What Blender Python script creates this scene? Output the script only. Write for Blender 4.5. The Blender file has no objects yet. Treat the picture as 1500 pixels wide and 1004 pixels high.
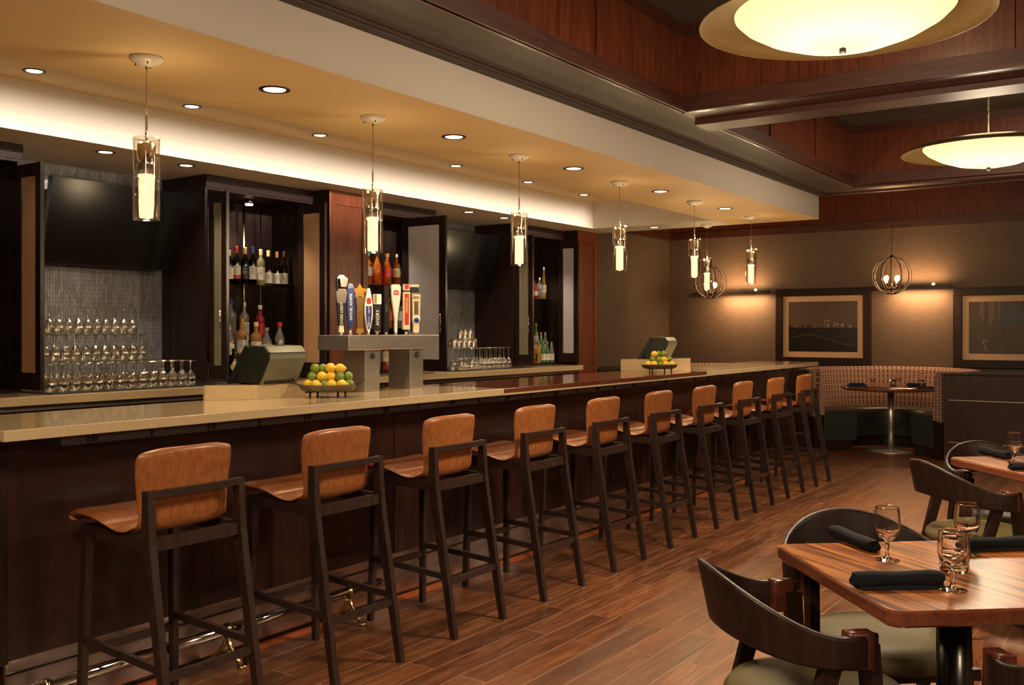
import bpy, bmesh, math, random
from mathutils import Vector, Matrix
R = math.radians
PI = math.pi
random.seed(7)
sc = bpy.context.scene
COL = sc.collection

# ------------------------------------------------------------------ camera, world, exposure
cam = bpy.data.cameras.new('camera'); co = bpy.data.objects.new('camera', cam); COL.objects.link(co)
cam.sensor_width = 36.0; cam.lens = 36.0*1435/1500
cam.shift_x = 0.0; cam.shift_y = -17.5/1500
cam.clip_start = 0.02; cam.clip_end = 60
co.location = (0, 0, 1.4)
co.rotation_euler = (R(90), 0, R(34.6-90))
sc.camera = co
sc.view_settings.view_transform = 'Standard'; sc.view_settings.look = 'None'
sc.view_settings.gamma = 1.0; sc.view_settings.use_curve_mapping = False
sc.view_settings.exposure = 0.5
w = bpy.data.worlds.new('world'); sc.world = w; w.use_nodes = True
w.node_tree.nodes['Background'].inputs[0].default_value = (1.0, .85, .7, 1)
w.node_tree.nodes['Background'].inputs[1].default_value = 0.05
sc.cycles.transparent_max_bounces = 32
sc.cycles.max_bounces = 14; sc.cycles.transmission_bounces = 14; sc.cycles.glossy_bounces = 6; sc.cycles.diffuse_bounces = 5
sc.cycles.sample_clamp_indirect = 4.0
WARM = (1.0, .72, .42); SOFT = (1.0, .82, .6)

def light(name, kind, loc, power, color=WARM, target=None, size=.05, spot=None, size_y=None, blend=.6):
    l = bpy.data.lights.new(name, kind); l.energy = power; l.color = color
    if kind == 'AREA':
        l.size = size
        if size_y: l.shape = 'RECTANGLE'; l.size_y = size_y
    else: l.shadow_soft_size = size
    if kind == 'SPOT': l.spot_size = R(spot or 90); l.spot_blend = blend
    o = bpy.data.objects.new(name, l); COL.objects.link(o); o.location = loc
    if target is not None:
        d = Vector(target)-Vector(loc); o.rotation_euler = d.to_track_quat('-Z', 'Y').to_euler()
    return o

# big ceiling bowls: light thrown down and up by each of them (coffers run on behind the camera; bowls out of view are added for fill)
BOWLS = [(4.2, 1.2), (7.88, 1.2), (.52, 1.2), (.52, -2.2), (4.2, -2.2)]
for bx_, by_ in BOWLS:
    light('bowl_light', 'SPOT', (bx_, by_, 2.36), 190, (1.0, .78, .53), (bx_, by_, 0), size=.2, spot=165, blend=1)
    light('bowl_sidelight', 'POINT', (bx_, by_, 2.38), 34, (1.0, .78, .53), size=.2)
    light('bowl_uplight', 'POINT', (bx_, by_, 3.0), 9, (1.0, .75, .45), size=.2)
# added narrow fill behind the recess lip, brightens the foot of the far face
cv = light('recess_fill', 'AREA', (3.3, 3.97, 2.66), 17, (1.0, .88, .74), target=(3.3, 5.28, 2.47), size=11.6, size_y=.04)
cv.data.spread = R(24)

# ------------------------------------------------------------------ materials
MATS = {}
def nodes(name):
    m = bpy.data.materials.new(name); m.use_nodes = True
    nt = m.node_tree; b = nt.nodes['Principled BSDF']
    MATS[name] = m
    return m, nt, b
def N(nt, t, **kw):
    n = nt.nodes.new(t)
    for k, v in kw.items():
        if k in n.inputs: n.inputs[k].default_value = v
        else: setattr(n, k, v)
    return n
def c4(c): return (c[0], c[1], c[2], 1)
def plain(name, col, rough=.5, metal=0, coat=0, spec=None, emit=0, ecol=None):
    m, nt, b = nodes(name)
    b.inputs['Base Color'].default_value = c4(col); b.inputs['Roughness'].default_value = rough
    b.inputs['Metallic'].default_value = metal; b.inputs['Coat Weight'].default_value = coat
    b.inputs['Coat Roughness'].default_value = .08
    if spec is not None: b.inputs['Specular IOR Level'].default_value = spec
    if emit:
        b.inputs['Emission Color'].default_value = c4(ecol or col); b.inputs['Emission Strength'].default_value = emit
    return m
def mapped(nt, scale=(1, 1, 1), rot=(0, 0, 0), src='Object'):
    tc = N(nt, 'ShaderNodeTexCoord'); mp = N(nt, 'ShaderNodeMapping')
    mp.inputs['Scale'].default_value = scale; mp.inputs['Rotation'].default_value = rot
    nt.links.new(tc.outputs[src], mp.inputs[0]); return mp.outputs[0]
def ramp(nt, fac, stops):
    r = N(nt, 'ShaderNodeValToRGB'); e = r.color_ramp.elements
    while len(e) < len(stops): e.new(.5)
    for i, (p, c) in enumerate(stops): e[i].position = p; e[i].color = c4(c)
    nt.links.new(fac, r.inputs[0]); return r.outputs[0]
def wood(name, dark, lite, rough=.35, scale=(6, 6, .6), coat=.0, nscale=4, bump=.0, spec=.5):
    m, nt, b = nodes(name)
    v = mapped(nt, scale)
    n = N(nt, 'ShaderNodeTexNoise', Scale=nscale, Detail=7, Roughness=.62, Distortion=.8); nt.links.new(v, n.inputs['Vector'])
    c = ramp(nt, n.outputs['Fac'], [(.3, dark), (.72, lite)])
    nt.links.new(c, b.inputs['Base Color'])
    b.inputs['Roughness'].default_value = rough; b.inputs['Coat Weight'].default_value = coat
    b.inputs['Coat Roughness'].default_value = .1; b.inputs['Specular IOR Level'].default_value = spec
    if bump:
        bm_ = N(nt, 'ShaderNodeBump', Strength=bump, Distance=.002); nt.links.new(n.outputs['Fac'], bm_.inputs['Height']); nt.links.new(bm_.outputs[0], b.inputs['Normal'])
    return m
def noisy(name, a, c, rough, scale=8, detail=4, metal=0, coat=0, bump=0, stretch=(1, 1, 1), lo=.35, hi=.65, bdist=.002):
    m, nt, b = nodes(name)
    v = mapped(nt, stretch)
    n = N(nt, 'ShaderNodeTexNoise', Scale=scale, Detail=detail); nt.links.new(v, n.inputs['Vector'])
    nt.links.new(ramp(nt, n.outputs['Fac'], [(lo, a), (hi, c)]), b.inputs['Base Color'])
    b.inputs['Roughness'].default_value = rough; b.inputs['Metallic'].default_value = metal
    b.inputs['Coat Weight'].default_value = coat
    if bump:
        bm_ = N(nt, 'ShaderNodeBump', Strength=bump, Distance=bdist); nt.links.new(n.outputs['Fac'], bm_.inputs['Height']); nt.links.new(bm_.outputs[0], b.inputs['Normal'])
    return m
def thin_glass(name, tint=(1, 1, 1), amount=1.0, ior=1.5, rough=0.0, refl=(1, 1, 1), milk=0):
    m = bpy.data.materials.new(name); m.use_nodes = True; nt = m.node_tree; nt.nodes.clear(); MATS[name] = m
    out = N(nt, 'ShaderNodeOutputMaterial'); mix = N(nt, 'ShaderNodeMixShader')
    tr = N(nt, 'ShaderNodeBsdfTransparent'); tr.inputs[0].default_value = c4(tint)
    gl = N(nt, 'ShaderNodeBsdfGlossy'); gl.inputs['Roughness'].default_value = rough; gl.inputs[0].default_value = c4(refl)
    fr = N(nt, 'ShaderNodeLayerWeight'); fr.inputs['Blend'].default_value = .5
    pw = N(nt, 'ShaderNodeMath', operation='POWER'); pw.inputs[1].default_value = 3.0; nt.links.new(fr.outputs['Facing'], pw.inputs[0])
    mu = N(nt, 'ShaderNodeMath', operation='MULTIPLY_ADD'); mu.inputs[1].default_value = .30*amount; mu.inputs[2].default_value = .035*amount; mu.use_clamp = True
    nt.links.new(pw.outputs[0], mu.inputs[0]); nt.links.new(mu.outputs[0], mix.inputs[0])
    body = tr
    if milk:
        df = N(nt, 'ShaderNodeBsdfDiffuse'); df.inputs[0].default_value = c4([min(1, x*1.1) for x in tint]); body = N(nt, 'ShaderNodeMixShader'); body.inputs[0].default_value = milk
        nt.links.new(tr.outputs[0], body.inputs[1]); nt.links.new(df.outputs[0], body.inputs[2])
    nt.links.new(body.outputs[0], mix.inputs[1]); nt.links.new(gl.outputs[0], mix.inputs[2]); nt.links.new(mix.outputs[0], out.inputs[0])
    return m
def lamp_mat(name, col, strength):
    m = bpy.data.materials.new(name); m.use_nodes = True; nt = m.node_tree; nt.nodes.clear(); MATS[name] = m
    out = N(nt, 'ShaderNodeOutputMaterial'); e = N(nt, 'ShaderNodeEmission'); e.inputs[0].default_value = c4(col); e.inputs[1].default_value = strength
    nt.links.new(e.outputs[0], out.inputs[0]); return m

wood('espresso', (.010, .0045, .0035), (.032, .014, .010), .42, coat=.0, spec=.25)
wood('espresso_stool', (.014, .007, .0055), (.042, .021, .016), .38, scale=(14, 14, 2))
wood('bar_panel', (.014, .0055, .0045), (.038, .013, .010), .30, scale=(3, 3, .5), coat=.1)
wood('cherry', (.05, .011, .005), (.17, .042, .016), .34, scale=(16, 16, .9), coat=.2)
wood('cherry_x', (.030, .0085, .005), (.10, .028, .014), .48, scale=(.9, 14, 14))
wood('cherry_y', (.030, .0085, .005), (.10, .028, .014), .48, scale=(14, .9, 14))
wood('beam_under', (.05, .036, .030), (.085, .062, .052), .6, scale=(.8, 10, 10))
wood('column_wood', (.075, .015, .006), (.23, .058, .020), .34, scale=(16, 16, .8), coat=.2)
wood('mahogany', (.10, .026, .012), (.19, .058, .028), .12, scale=(1.2, 18, 18), coat=.5)
plain('paint_warm_lit', (.70, .50, .25), .7)  # cream soffit paint with the warm lamp light put into its colour
plain('paint_white', (.66, .60, .52), .7)
plain('paint_dim_lit', (.66, .52, .37), .7)  # back soffit colour, with the lower light there painted in
plain('paint_grey', (.085, .068, .050), .7)
noisy('wall_paper', (.092, .064, .045), (.130, .092, .064), .65, scale=3, detail=6, stretch=(3, 3, 46), bump=.12)
noisy('quartz', (.55, .41, .235), (.60, .455, .27), .09, scale=60, detail=2, coat=.4)
noisy('steel', (.52, .47, .42), (.66, .60, .54), .30, scale=9, metal=.85, stretch=(.4, 14, 1), detail=3)
noisy('kick_steel', (.50, .43, .41), (.68, .60, .57), .26, scale=4, metal=1, stretch=(1, 1, 6), detail=4)
plain('chrome', (.75, .73, .72), .08, 1)
plain('dark_steel', (.10, .09, .085), .25, 1)
plain('strip_black', (.085, .090, .105), .35)
plain('brass', (.55, .40, .20), .22, 1)
plain('brass_dark', (.17, .105, .036), .42, .5)
plain('bronze', (.022, .012, .008), .5, .2)
plain('black', (.008, .008, .008), .4)
plain('black_gloss', (.004, .0036, .0032), .17, spec=.3)
plain('plastic_olive', (.15, .145, .095), .3)
plain('plastic_dark', (.014, .017, .013), .35)
noisy('leather', (.22, .066, .015), (.35, .120, .033), .38, scale=60, detail=6, stretch=(1, 1, .45), bump=.25, lo=.3, hi=.72, bdist=.001, coat=.12)
noisy('leather_wrap', (.065, .014, .009), (.12, .026, .015), .35, scale=30, bump=.4, coat=.2)
plain('seat_olive', (.100, .076, .028), .6, spec=.25)
plain('seat_black', (.030, .034, .030), .38)
plain('napkin', (.007, .008, .011), .9, spec=.2)
plain('napkin_blue', (.010, .014, .045), .85)
plain('mirror_brown', (.62, .37, .20), .2, .1)
plain('panel_frost', (.60, .58, .63), .3, .1)
plain('white', (.75, .72, .66), .5)
plain('porcelain', (.62, .55, .44), .4)
plain('cream', (.75, .62, .38), .45)
plain('navy', (.02, .035, .16), .35)
plain('red', (.55, .03, .02), .35)
plain('gold', (.55, .28, .06), .3, .7)
plain('silver', (.62, .56, .48), .25, .9)
plain('teal', (.03, .35, .35), .4)
noisy('lime', (.085, .16, .012), (.20, .26, .03), .32, scale=22, bump=.15)
noisy('lemon', (.72, .42, .025), (.85, .56, .06), .34, scale=40, bump=.2)
noisy('bowl_metal', (.10, .075, .05), (.18, .14, .10), .4, scale=30, metal=.6, bump=.3)
thin_glass('glass', (.97, .965, .95), 2.2)
thin_glass('glass_tube', (.93, .90, .84), 1.8)
thin_glass('glass_shelf', (.72, .80, .76), 1.4)
thin_glass('glass_stem', (.84, .80, .72), 6.5, rough=.10)
m_, nt_, b_g = nodes('glass_solid'); b_g.inputs['Base Color'].default_value = (1, .98, .95, 1); b_g.inputs['Roughness'].default_value = 0; b_g.inputs['Transmission Weight'].default_value = 1; b_g.inputs['IOR'].default_value = 1.45
thin_glass('wine_dark', (.03, .035, .02), 1.6)
thin_glass('wine_green', (.16, .17, .05), 1.6)
thin_glass('wine_white', (.70, .66, .33), 1.6, milk=0.25)
thin_glass('bottle_clear', (.80, .80, .80), 2.4, milk=0.16)
thin_glass('bottle_amber', (.75, .22, .03), 1.8, milk=0.3)
thin_glass('bottle_peach', (.85, .50, .25), 1.8, milk=0.3)
thin_glass('bottle_red', (.75, .07, .08), 1.8, milk=0.3)
thin_glass('bottle_green', (.16, .45, .15), 1.8, milk=0.35)
thin_glass('bottle_yellow', (.85, .62, .10), 1.8, milk=0.3)
lamp_mat('disc_glow', (1.0, .84, .58), 2.2)
lamp_mat('bulb_glow', (1.0, .66, .32), 9)

def mk_floor():
    m, nt, b = nodes('plank_floor')
    v = mapped(nt)
    br = N(nt, 'ShaderNodeTexBrick'); nt.links.new(v, br.inputs['Vector'])
    br.offset = .37; br.offset_frequency = 2; br.squash = 1
    for k, x in {'Scale': 1, 'Brick Width': 1.05, 'Row Height': .135, 'Mortar Size': .0014, 'Mortar Smooth': .1, 'Bias': 0,
                 'Color1': (0, 0, 0, 1), 'Color2': (1, 1, 1, 1), 'Mortar': (.5, .5, .5, 1)}.items(): br.inputs[k].default_value = x
    # grain, shifted per plank
    sx = N(nt, 'ShaderNodeVectorMath', operation='MULTIPLY'); sx.inputs[1].default_value = (1.3, 11, 1); nt.links.new(v, sx.inputs[0])
    ad = N(nt, 'ShaderNodeVectorMath', operation='MULTIPLY_ADD'); nt.links.new(br.outputs['Color'], ad.inputs[0]); ad.inputs[1].default_value = (9, 9, 9); nt.links.new(sx.outputs[0], ad.inputs[2])
    n = N(nt, 'ShaderNodeTexNoise', Scale=1.5, Detail=8, Roughness=.62, Distortion=1.6); nt.links.new(ad.outputs[0], n.inputs['Vector'])
    c = ramp(nt, n.outputs['Fac'], [(.28, (.055, .018, .008)), (.52, (.150, .054, .022)), (.75, (.27, .115, .050))])
    mx = N(nt, 'ShaderNodeMix', data_type='RGBA', blend_type='MULTIPLY'); mx.inputs[0].default_value = 1
    pr = ramp(nt, br.outputs['Color'], [(0, (.62, .58, .56)), (1, (1.18, 1.12, 1.05))])
    nt.links.new(c, mx.inputs[6]); nt.links.new(pr, mx.inputs[7])
    m2 = N(nt, 'ShaderNodeMix', data_type='RGBA'); m2.inputs[7].default_value = (.36, .21, .13, 1)
    nt.links.new(br.outputs['Fac'], m2.inputs[0]); nt.links.new(mx.outputs[2], m2.inputs[6])
    nt.links.new(m2.outputs[2], b.inputs['Base Color'])
    b.inputs['Roughness'].default_value = .33
    bm_ = N(nt, 'ShaderNodeBump', Strength=.25, Distance=.002); nt.links.new(n.outputs['Fac'], bm_.inputs['Height']); nt.links.new(bm_.outputs[0], b.inputs['Normal'])
mk_floor()
def mk_mosaic(name, c1, c2, bw, rh, rough, metal):
    m, nt, b = nodes(name)
    # wall is a plane facing -Y: use X and Z of object space, bricks standing upright
    tc = N(nt, 'ShaderNodeTexCoord'); sp = N(nt, 'ShaderNodeSeparateXYZ'); cb = N(nt, 'ShaderNodeCombineXYZ')
    nt.links.new(tc.outputs['Object'], sp.inputs[0])
    su = N(nt, 'ShaderNodeMath', operation='ADD'); nt.links.new(sp.outputs[0], su.inputs[0]); nt.links.new(sp.outputs[1], su.inputs[1])
    nt.links.new(sp.outputs[2], cb.inputs[0]); nt.links.new(su.outputs[0], cb.inputs[1])
    br = N(nt, 'ShaderNodeTexBrick'); nt.links.new(cb.outputs[0], br.inputs['Vector'])
    for k, x in {'Scale': 1, 'Brick Width': bw, 'Row Height': rh, 'Mortar Size': rh*.09, 'Color1': c4(c1), 'Color2': c4(c2), 'Mortar': c4([x*.4 for x in c1])}.items(): br.inputs[k].default_value = x
    n = N(nt, 'ShaderNodeTexNoise', Scale=220, Detail=2); nt.links.new(cb.outputs[0], n.inputs['Vector'])
    bm_ = N(nt, 'ShaderNodeBump', Strength=.7, Distance=.002); nt.links.new(n.outputs['Fac'], bm_.inputs['Height']); nt.links.new(bm_.outputs[0], b.inputs['Normal'])
    nt.links.new(br.outputs['Color'], b.inputs['Base Color']); b.inputs['Roughness'].default_value = rough; b.inputs['Metallic'].default_value = metal
mk_mosaic('mosaic', (.24, .24, .26), (.38, .38, .41), .06, .018, .45, .55)
mk_mosaic('streaked_glass', (.24, .20, .13), (.40, .34, .23), .4, .006, .35, .2)
def mk_crystal():
    m = bpy.data.materials.new('crystal_glow'); m.use_nodes = True; nt = m.node_tree; nt.nodes.clear(); MATS['crystal_glow'] = m
    out = N(nt, 'ShaderNodeOutputMaterial'); e = N(nt, 'ShaderNodeEmission'); v = mapped(nt)
    n = N(nt, 'ShaderNodeTexVoronoi', Scale=170); nt.links.new(v, n.inputs['Vector'])
    c = ramp(nt, n.outputs['Distance'], [(.10, (.50, .30, .08)), (.36, (1.0, .82, .52))])
    nt.links.new(c, e.inputs[0]); e.inputs[1].default_value = 1.25; nt.links.new(e.outputs[0], out.inputs[0])
mk_crystal()
def mk_bowl():
    m = bpy.data.materials.new('bowl_glow'); m.use_nodes = True; nt = m.node_tree; nt.nodes.clear(); MATS['bowl_glow'] = m
    out = N(nt, 'ShaderNodeOutputMaterial'); e = N(nt, 'ShaderNodeEmission'); tc = N(nt, 'ShaderNodeTexCoord')
    sp_ = N(nt, 'ShaderNodeVectorMath', operation='MULTIPLY'); sp_.inputs[1].default_value = (1, 1, 0); nt.links.new(tc.outputs['Object'], sp_.inputs[0])
    ln = N(nt, 'ShaderNodeVectorMath', operation='LENGTH'); nt.links.new(sp_.outputs[0], ln.inputs[0])
    c = ramp(nt, ln.outputs['Value'], [(.05, (1.0, .86, .52)), (.20, (1.0, .93, .68)), (.36, (1.0, .82, .44)), (.45, (1.0, .74, .33))])
    nt.links.new(c, e.inputs[0]); e.inputs[1].default_value = .98; nt.links.new(e.outputs[0], out.inputs[0])
mk_bowl()
def mk_fabric():
    m, nt, b = nodes('booth_fabric')
    tc = N(nt, 'ShaderNodeTexCoord'); sp = N(nt, 'ShaderNodeSeparateXYZ'); nt.links.new(tc.outputs['UV'], sp.inputs[0])
    def M(op, a, bb=None):
        q = N(nt, 'ShaderNodeMath', operation=op)
        for i, x in enumerate((a, bb)):
            if x is None: continue
            if isinstance(x, (int, float)): q.inputs[i].default_value = x
            else: nt.links.new(x, q.inputs[i])
        return q.outputs[0]
    fu = M('FRACT', M('DIVIDE', sp.outputs[0], .052)); fv = M('FRACT', M('DIVIDE', sp.outputs[1], .066))
    du = M('ABSOLUTE', M('SUBTRACT', fu, .5)); dv = M('ABSOLUTE', M('SUBTRACT', fv, .5))
    bar = M('MULTIPLY', M('LESS_THAN', du, .13), M('LESS_THAN', dv, .36))
    cap = M('MULTIPLY', M('LESS_THAN', du, .24), M('MULTIPLY', M('LESS_THAN', dv, .36), M('GREATER_THAN', dv, .19)))
    f = M('MAXIMUM', bar, cap)
    mx = N(nt, 'ShaderNodeMix', data_type='RGBA'); mx.inputs[6].default_value = (.29, .185, .15, 1); mx.inputs[7].default_value = (.075, .022, .018, 1)
    nt.links.new(f, mx.inputs[0]); nt.links.new(mx.outputs[2], b.inputs['Base Color']); b.inputs['Roughness'].default_value = .85
mk_fabric()
def mk_zebra():
    m, nt, b = nodes('zebrawood')
    v = mapped(nt, (1, 1, 1), (0, 0, R(-15)))
    sm = N(nt, 'ShaderNodeVectorMath', operation='MULTIPLY'); sm.inputs[1].default_value = (.045, 1, 1); nt.links.new(v, sm.inputs[0])
    n = N(nt, 'ShaderNodeTexNoise', Scale=44, Detail=3, Roughness=.6); nt.links.new(sm.outputs[0], n.inputs['Vector'])
    c = ramp(nt, n.outputs['Fac'], [(.38, (.06, .013, .004)), (.45, (.19, .052, .010)), (.53, (.30, .098, .018)), (.66, (.40, .15, .032))])
    nt.links.new(c, b.inputs['Base Color']); b.inputs['Roughness'].default_value = .3; b.inputs['Specular IOR Level'].default_value = .12
mk_zebra()

# ------------------------------------------------------------------ mesh helpers
class MB:
    """collects shapes and links them as ONE mesh object; each shape may carry its own material"""
    def __init__(s): s.v = []; s.f = []; s.fm = []; s.sm = []; s.m = []; s.uv = None
    def mi(s, m):
        if m not in s.m: s.m.append(m)
        return s.m.index(m)
    def add(s, vs, fs, m, smooth=False):
        o = len(s.v); s.v += [tuple(v) for v in vs]; k = s.mi(m)
        for f in fs: s.f.append([i+o for i in f]); s.fm.append(k); s.sm.append(smooth)
        return s
    def box(s, a, b, m, bev=0, mat=None):
        x0, y0, z0 = a; x1, y1, z1 = b
        bm = bmesh.new(); bmesh.ops.create_cube(bm, size=1)
        for v in bm.verts: v.co = Vector(((x0+x1)/2+v.co.x*(x1-x0), (y0+y1)/2+v.co.y*(y1-y0), (z0+z1)/2+v.co.z*(z1-z0)))
        if bev: bmesh.ops.bevel(bm, geom=bm.edges[:], offset=bev, segments=2, profile=.5, affect='EDGES')
        if mat is not None: bmesh.ops.transform(bm, matrix=mat, verts=bm.verts)
        bm.verts.index_update()
        s.add([v.co[:] for v in bm.verts], [[v.index for v in f.verts] for f in bm.faces], m); bm.free(); return s
    def lathe(s, prof, m, seg=24, mat=None, smooth=True, c=(0, 0, 0)):
        vs = []; fs = []; n = len(prof)
        for r, z in prof:
            for k in range(seg):
                t = 2*PI*k/seg; vs.append(Vector((c[0]+r*math.cos(t), c[1]+r*math.sin(t), c[2]+z)))
        for i in range(n-1):
            for k in range(seg):
                a = i*seg+k; b = i*seg+(k+1) % seg; fs.append([a, b, b+seg, a+seg])
        if prof[0][0] > 1e-6 and getattr(s, 'cap', True): fs.append(list(range(seg))[::-1])
        if prof[-1][0] > 1e-6 and getattr(s, 'cap', True): fs.append([(n-1)*seg+k for k in range(seg)])
        if mat is not None: vs = [mat @ v for v in vs]
        return s.add(vs, fs, m, smooth)
    def cyl(s, p, q, r, m, seg=16, r2=None):
        p = Vector(p); q = Vector(q); d = q-p; L = d.length
        M = Matrix.Translation(p) @ d.to_track_quat('Z', 'Y').to_matrix().to_4x4()
        r2 = r if r2 is None else r2
        return s.lathe([(r, 0), (r2, L)], m, seg, M)
    def bar(s, p, q, wx, wy, m, wx2=None, wy2=None):
        """square-section leg from p to q with X and Y widths, ends level"""
        wx2 = wx2 or wx; wy2 = wy2 or wy; vs = []
        for (x, y, z), a, b in ((p, wx, wy), (q, wx2, wy2)):
            vs += [(x-a/2, y-b/2, z), (x+a/2, y-b/2, z), (x+a/2, y+b/2, z), (x-a/2, y+b/2, z)]
        return s.add(vs, [[3, 2, 1, 0], [4, 5, 6, 7], [0, 1, 5, 4], [1, 2, 6, 5], [2, 3, 7, 6], [3, 0, 4, 7]], m)
    def beam(s, p, q, w_, h_, m):
        """rectangular bar from p to q, width w_ sideways, h_ in height"""
        p = Vector(p); q = Vector(q); d = (q-p).normalized(); sd = d.cross(Vector((0, 0, 1)))
        sd = sd.normalized()*w_/2; up = sd.cross(d).normalized()*h_/2
        vs = [p-sd-up, p+sd-up, p+sd+up, p-sd+up, q-sd-up, q+sd-up, q+sd+up, q-sd+up]
        return s.add(vs, [[0, 1, 2, 3], [7, 6, 5, 4], [0, 4, 5, 1], [1, 5, 6, 2], [2, 6, 7, 3], [3, 7, 4, 0]], m)
    def prism(s, pts, z0, z1, m, smooth=False):
        n = len(pts); vs = [(x, y, z0) for x, y in pts]+[(x, y, z1) for x, y in pts]
        return s.add(vs, [list(range(n))[::-1], [n+i for i in range(n)]]+[[i, (i+1) % n, n+(i+1) % n, n+i] for i in range(n)], m)
    def prism_x(s, pts, x0, x1, m):
        n = len(pts); vs = [(x0, y, z) for y, z in pts]+[(x1, y, z) for y, z in pts]
        return s.add(vs, [list(range(n)), [n+i for i in range(n)][::-1]]+[[n+i, n+(i+1) % n, (i+1) % n, i] for i in range(n)], m)
    def tube(s, pts, r, m, seg=10, closed=False):
        pts = [Vector(p) for p in pts]; n = len(pts); vs = []; up = None
        for i, p in enumerate(pts):
            a = pts[(i-1) % n] if (closed or i > 0) else p; b = pts[(i+1) % n] if (closed or i < n-1) else p
            d = (b-a).normalized()
            if up is None: up = Vector((0, 0, 1)) if abs(d.z) < .9 else Vector((1, 0, 0))
            x = d.cross(up)
            if x.length < 1e-4: x = d.orthogonal()
            x.normalize(); y = x.cross(d).normalized(); up = y
            rr = r[i] if isinstance(r, (list, tuple)) else r
            for k in range(seg): t = 2*PI*k/seg; vs.append(p+x*rr*math.cos(t)+y*rr*math.sin(t))
        fs = []
        for i in range(n if closed else n-1):
            for k in range(seg):
                a = i*seg+k; b = i*seg+(k+1) % seg; c = ((i+1) % n)*seg+(k+1) % seg; d_ = ((i+1) % n)*seg+k
                fs.append([a, b, c, d_])
        if not closed: fs.append(list(range(seg))[::-1]); fs.append([(n-1)*seg+k for k in range(seg)])
        return s.add(vs, fs, m, True)
    def sphere(s, c, r, m, seg=20, sq=(1, 1, 1)):
        prof = [(math.sin(PI*i/12), -math.cos(PI*i/12)) for i in range(13)]; prof[0] = (0, -1); prof[-1] = (0, 1)
        M = Matrix.Translation(c) @ Matrix.Diagonal((r*sq[0], r*sq[1], r*sq[2], 1))
        return s.lathe(prof, m, seg, M)
    def grid(s, rows, m, closed=False, smooth=True):
        n = len(rows[0]); vs = [p for r in rows for p in r]; fs = []
        for i in range(len(rows)-1):
            for k in range(n if closed else n-1): fs.append([i*n+k, i*n+(k+1) % n, (i+1)*n+(k+1) % n, (i+1)*n+k])
        return s.add(vs, fs, m, smooth)
    def build(s, name, parent=None, loc=None, rz=0, **props):
        me = bpy.data.meshes.new(name); me.from_pydata(s.v, [], s.f)
        for k in s.m: me.materials.append(MATS[k])
        me.polygons.foreach_set('material_index', s.fm); me.polygons.foreach_set('use_smooth', s.sm)
        if s.uv:
            u = me.uv_layers.new(name='UVMap')
            for lp in me.loops: u.data[lp.index].uv = s.uv[lp.vertex_index]
        me.update()
        bm = bmesh.new(); bm.from_mesh(me); bmesh.ops.recalc_face_normals(bm, faces=bm.faces); bm.to_mesh(me); bm.free()
        o = bpy.data.objects.new(name, me); COL.objects.link(o)
        if parent is not None: o.parent = parent
        if loc is not None: o.location = loc
        if rz: o.rotation_euler.z = rz
        for k, v in props.items(): o[k] = v
        return o
def tag(o, label, cat, group=None):
    o['label'] = label; o['category'] = cat
    if group: o['group'] = group
    return o
def thing(name, label, cat, loc=(0, 0, 0), rz=0, group=None):
    o = bpy.data.objects.new(name, None); COL.objects.link(o); o.empty_display_size = .05
    o.location = loc; o.rotation_euler.z = rz
    return tag(o, label, cat, group)
def struct(name, mb, **k): return mb.build(name, kind='structure', **k)
def clone(o, parent=None):
    c = o.copy(); COL.objects.link(c)
    if parent is not None: c.parent = parent
    for ch in list(o.children): clone(ch, c)
    return c
def place(proto, used, loc, rz, label, group=None):
    """first call moves the prototype itself, later calls copy it with its parts"""
    o = proto if not used else clone(proto)
    used.append(o); o.location = loc; o.rotation_euler.z = rz; o['label'] = label
    if group: o['group'] = group
    return o
ORD = ['first', 'second', 'third', 'fourth', 'fifth', 'sixth', 'seventh', 'eighth', 'ninth', 'tenth', 'eleventh', 'twelfth', 'thirteenth', 'fourteenth', 'fifteenth']
def text(name, s, size, mat, parent, loc, rot, ext=.0006, spacing=1):
    cu = bpy.data.curves.new(name, 'FONT'); cu.body = s; cu.size = size; cu.extrude = ext; cu.align_x = 'CENTER'; cu.align_y = 'CENTER'
    cu.space_character = spacing; cu.resolution_u = 2; cu.space_line = .8
    tmp = bpy.data.objects.new('tmp', cu); COL.objects.link(tmp); bpy.context.view_layer.update()
    me = bpy.data.meshes.new_from_object(tmp.evaluated_get(bpy.context.evaluated_depsgraph_get())); bpy.data.objects.remove(tmp)
    me.materials.clear(); me.materials.append(MATS[mat]); o = bpy.data.objects.new(name, me); COL.objects.link(o); o.parent = parent; o.location = loc; o.rotation_euler = rot
    return o

plain('border_board', (.36, .085, .02), .3)
# ------------------------------------------------------------------ room shell
XN, XF, YR, YB = -2.6, 13.0, -4.0, 6.2
ZS, ZB, ZC = 2.5, 2.738, 3.28
struct('floor', MB().box((XN, YR, -.1), (XF, YB, 0), 'plank_floor'))
struct('wall_far', MB().box((XF, YR, -.1), (XF+.12, YB+.12, 3.6), 'wall_paper'))
struct('wall_back', MB().box((XN, YB, -.1), (XF, YB+.12, 3.6), 'wall_paper'))
struct('wall_near', MB().box((XN-.12, YR-.12, -.1), (XN, YB+.12, 3.6), 'wall_paper'))
struct('wall_right', MB().box((XN, YR-.12, -.1), (XF+.12, YR, 3.6), 'wall_paper'))
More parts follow.
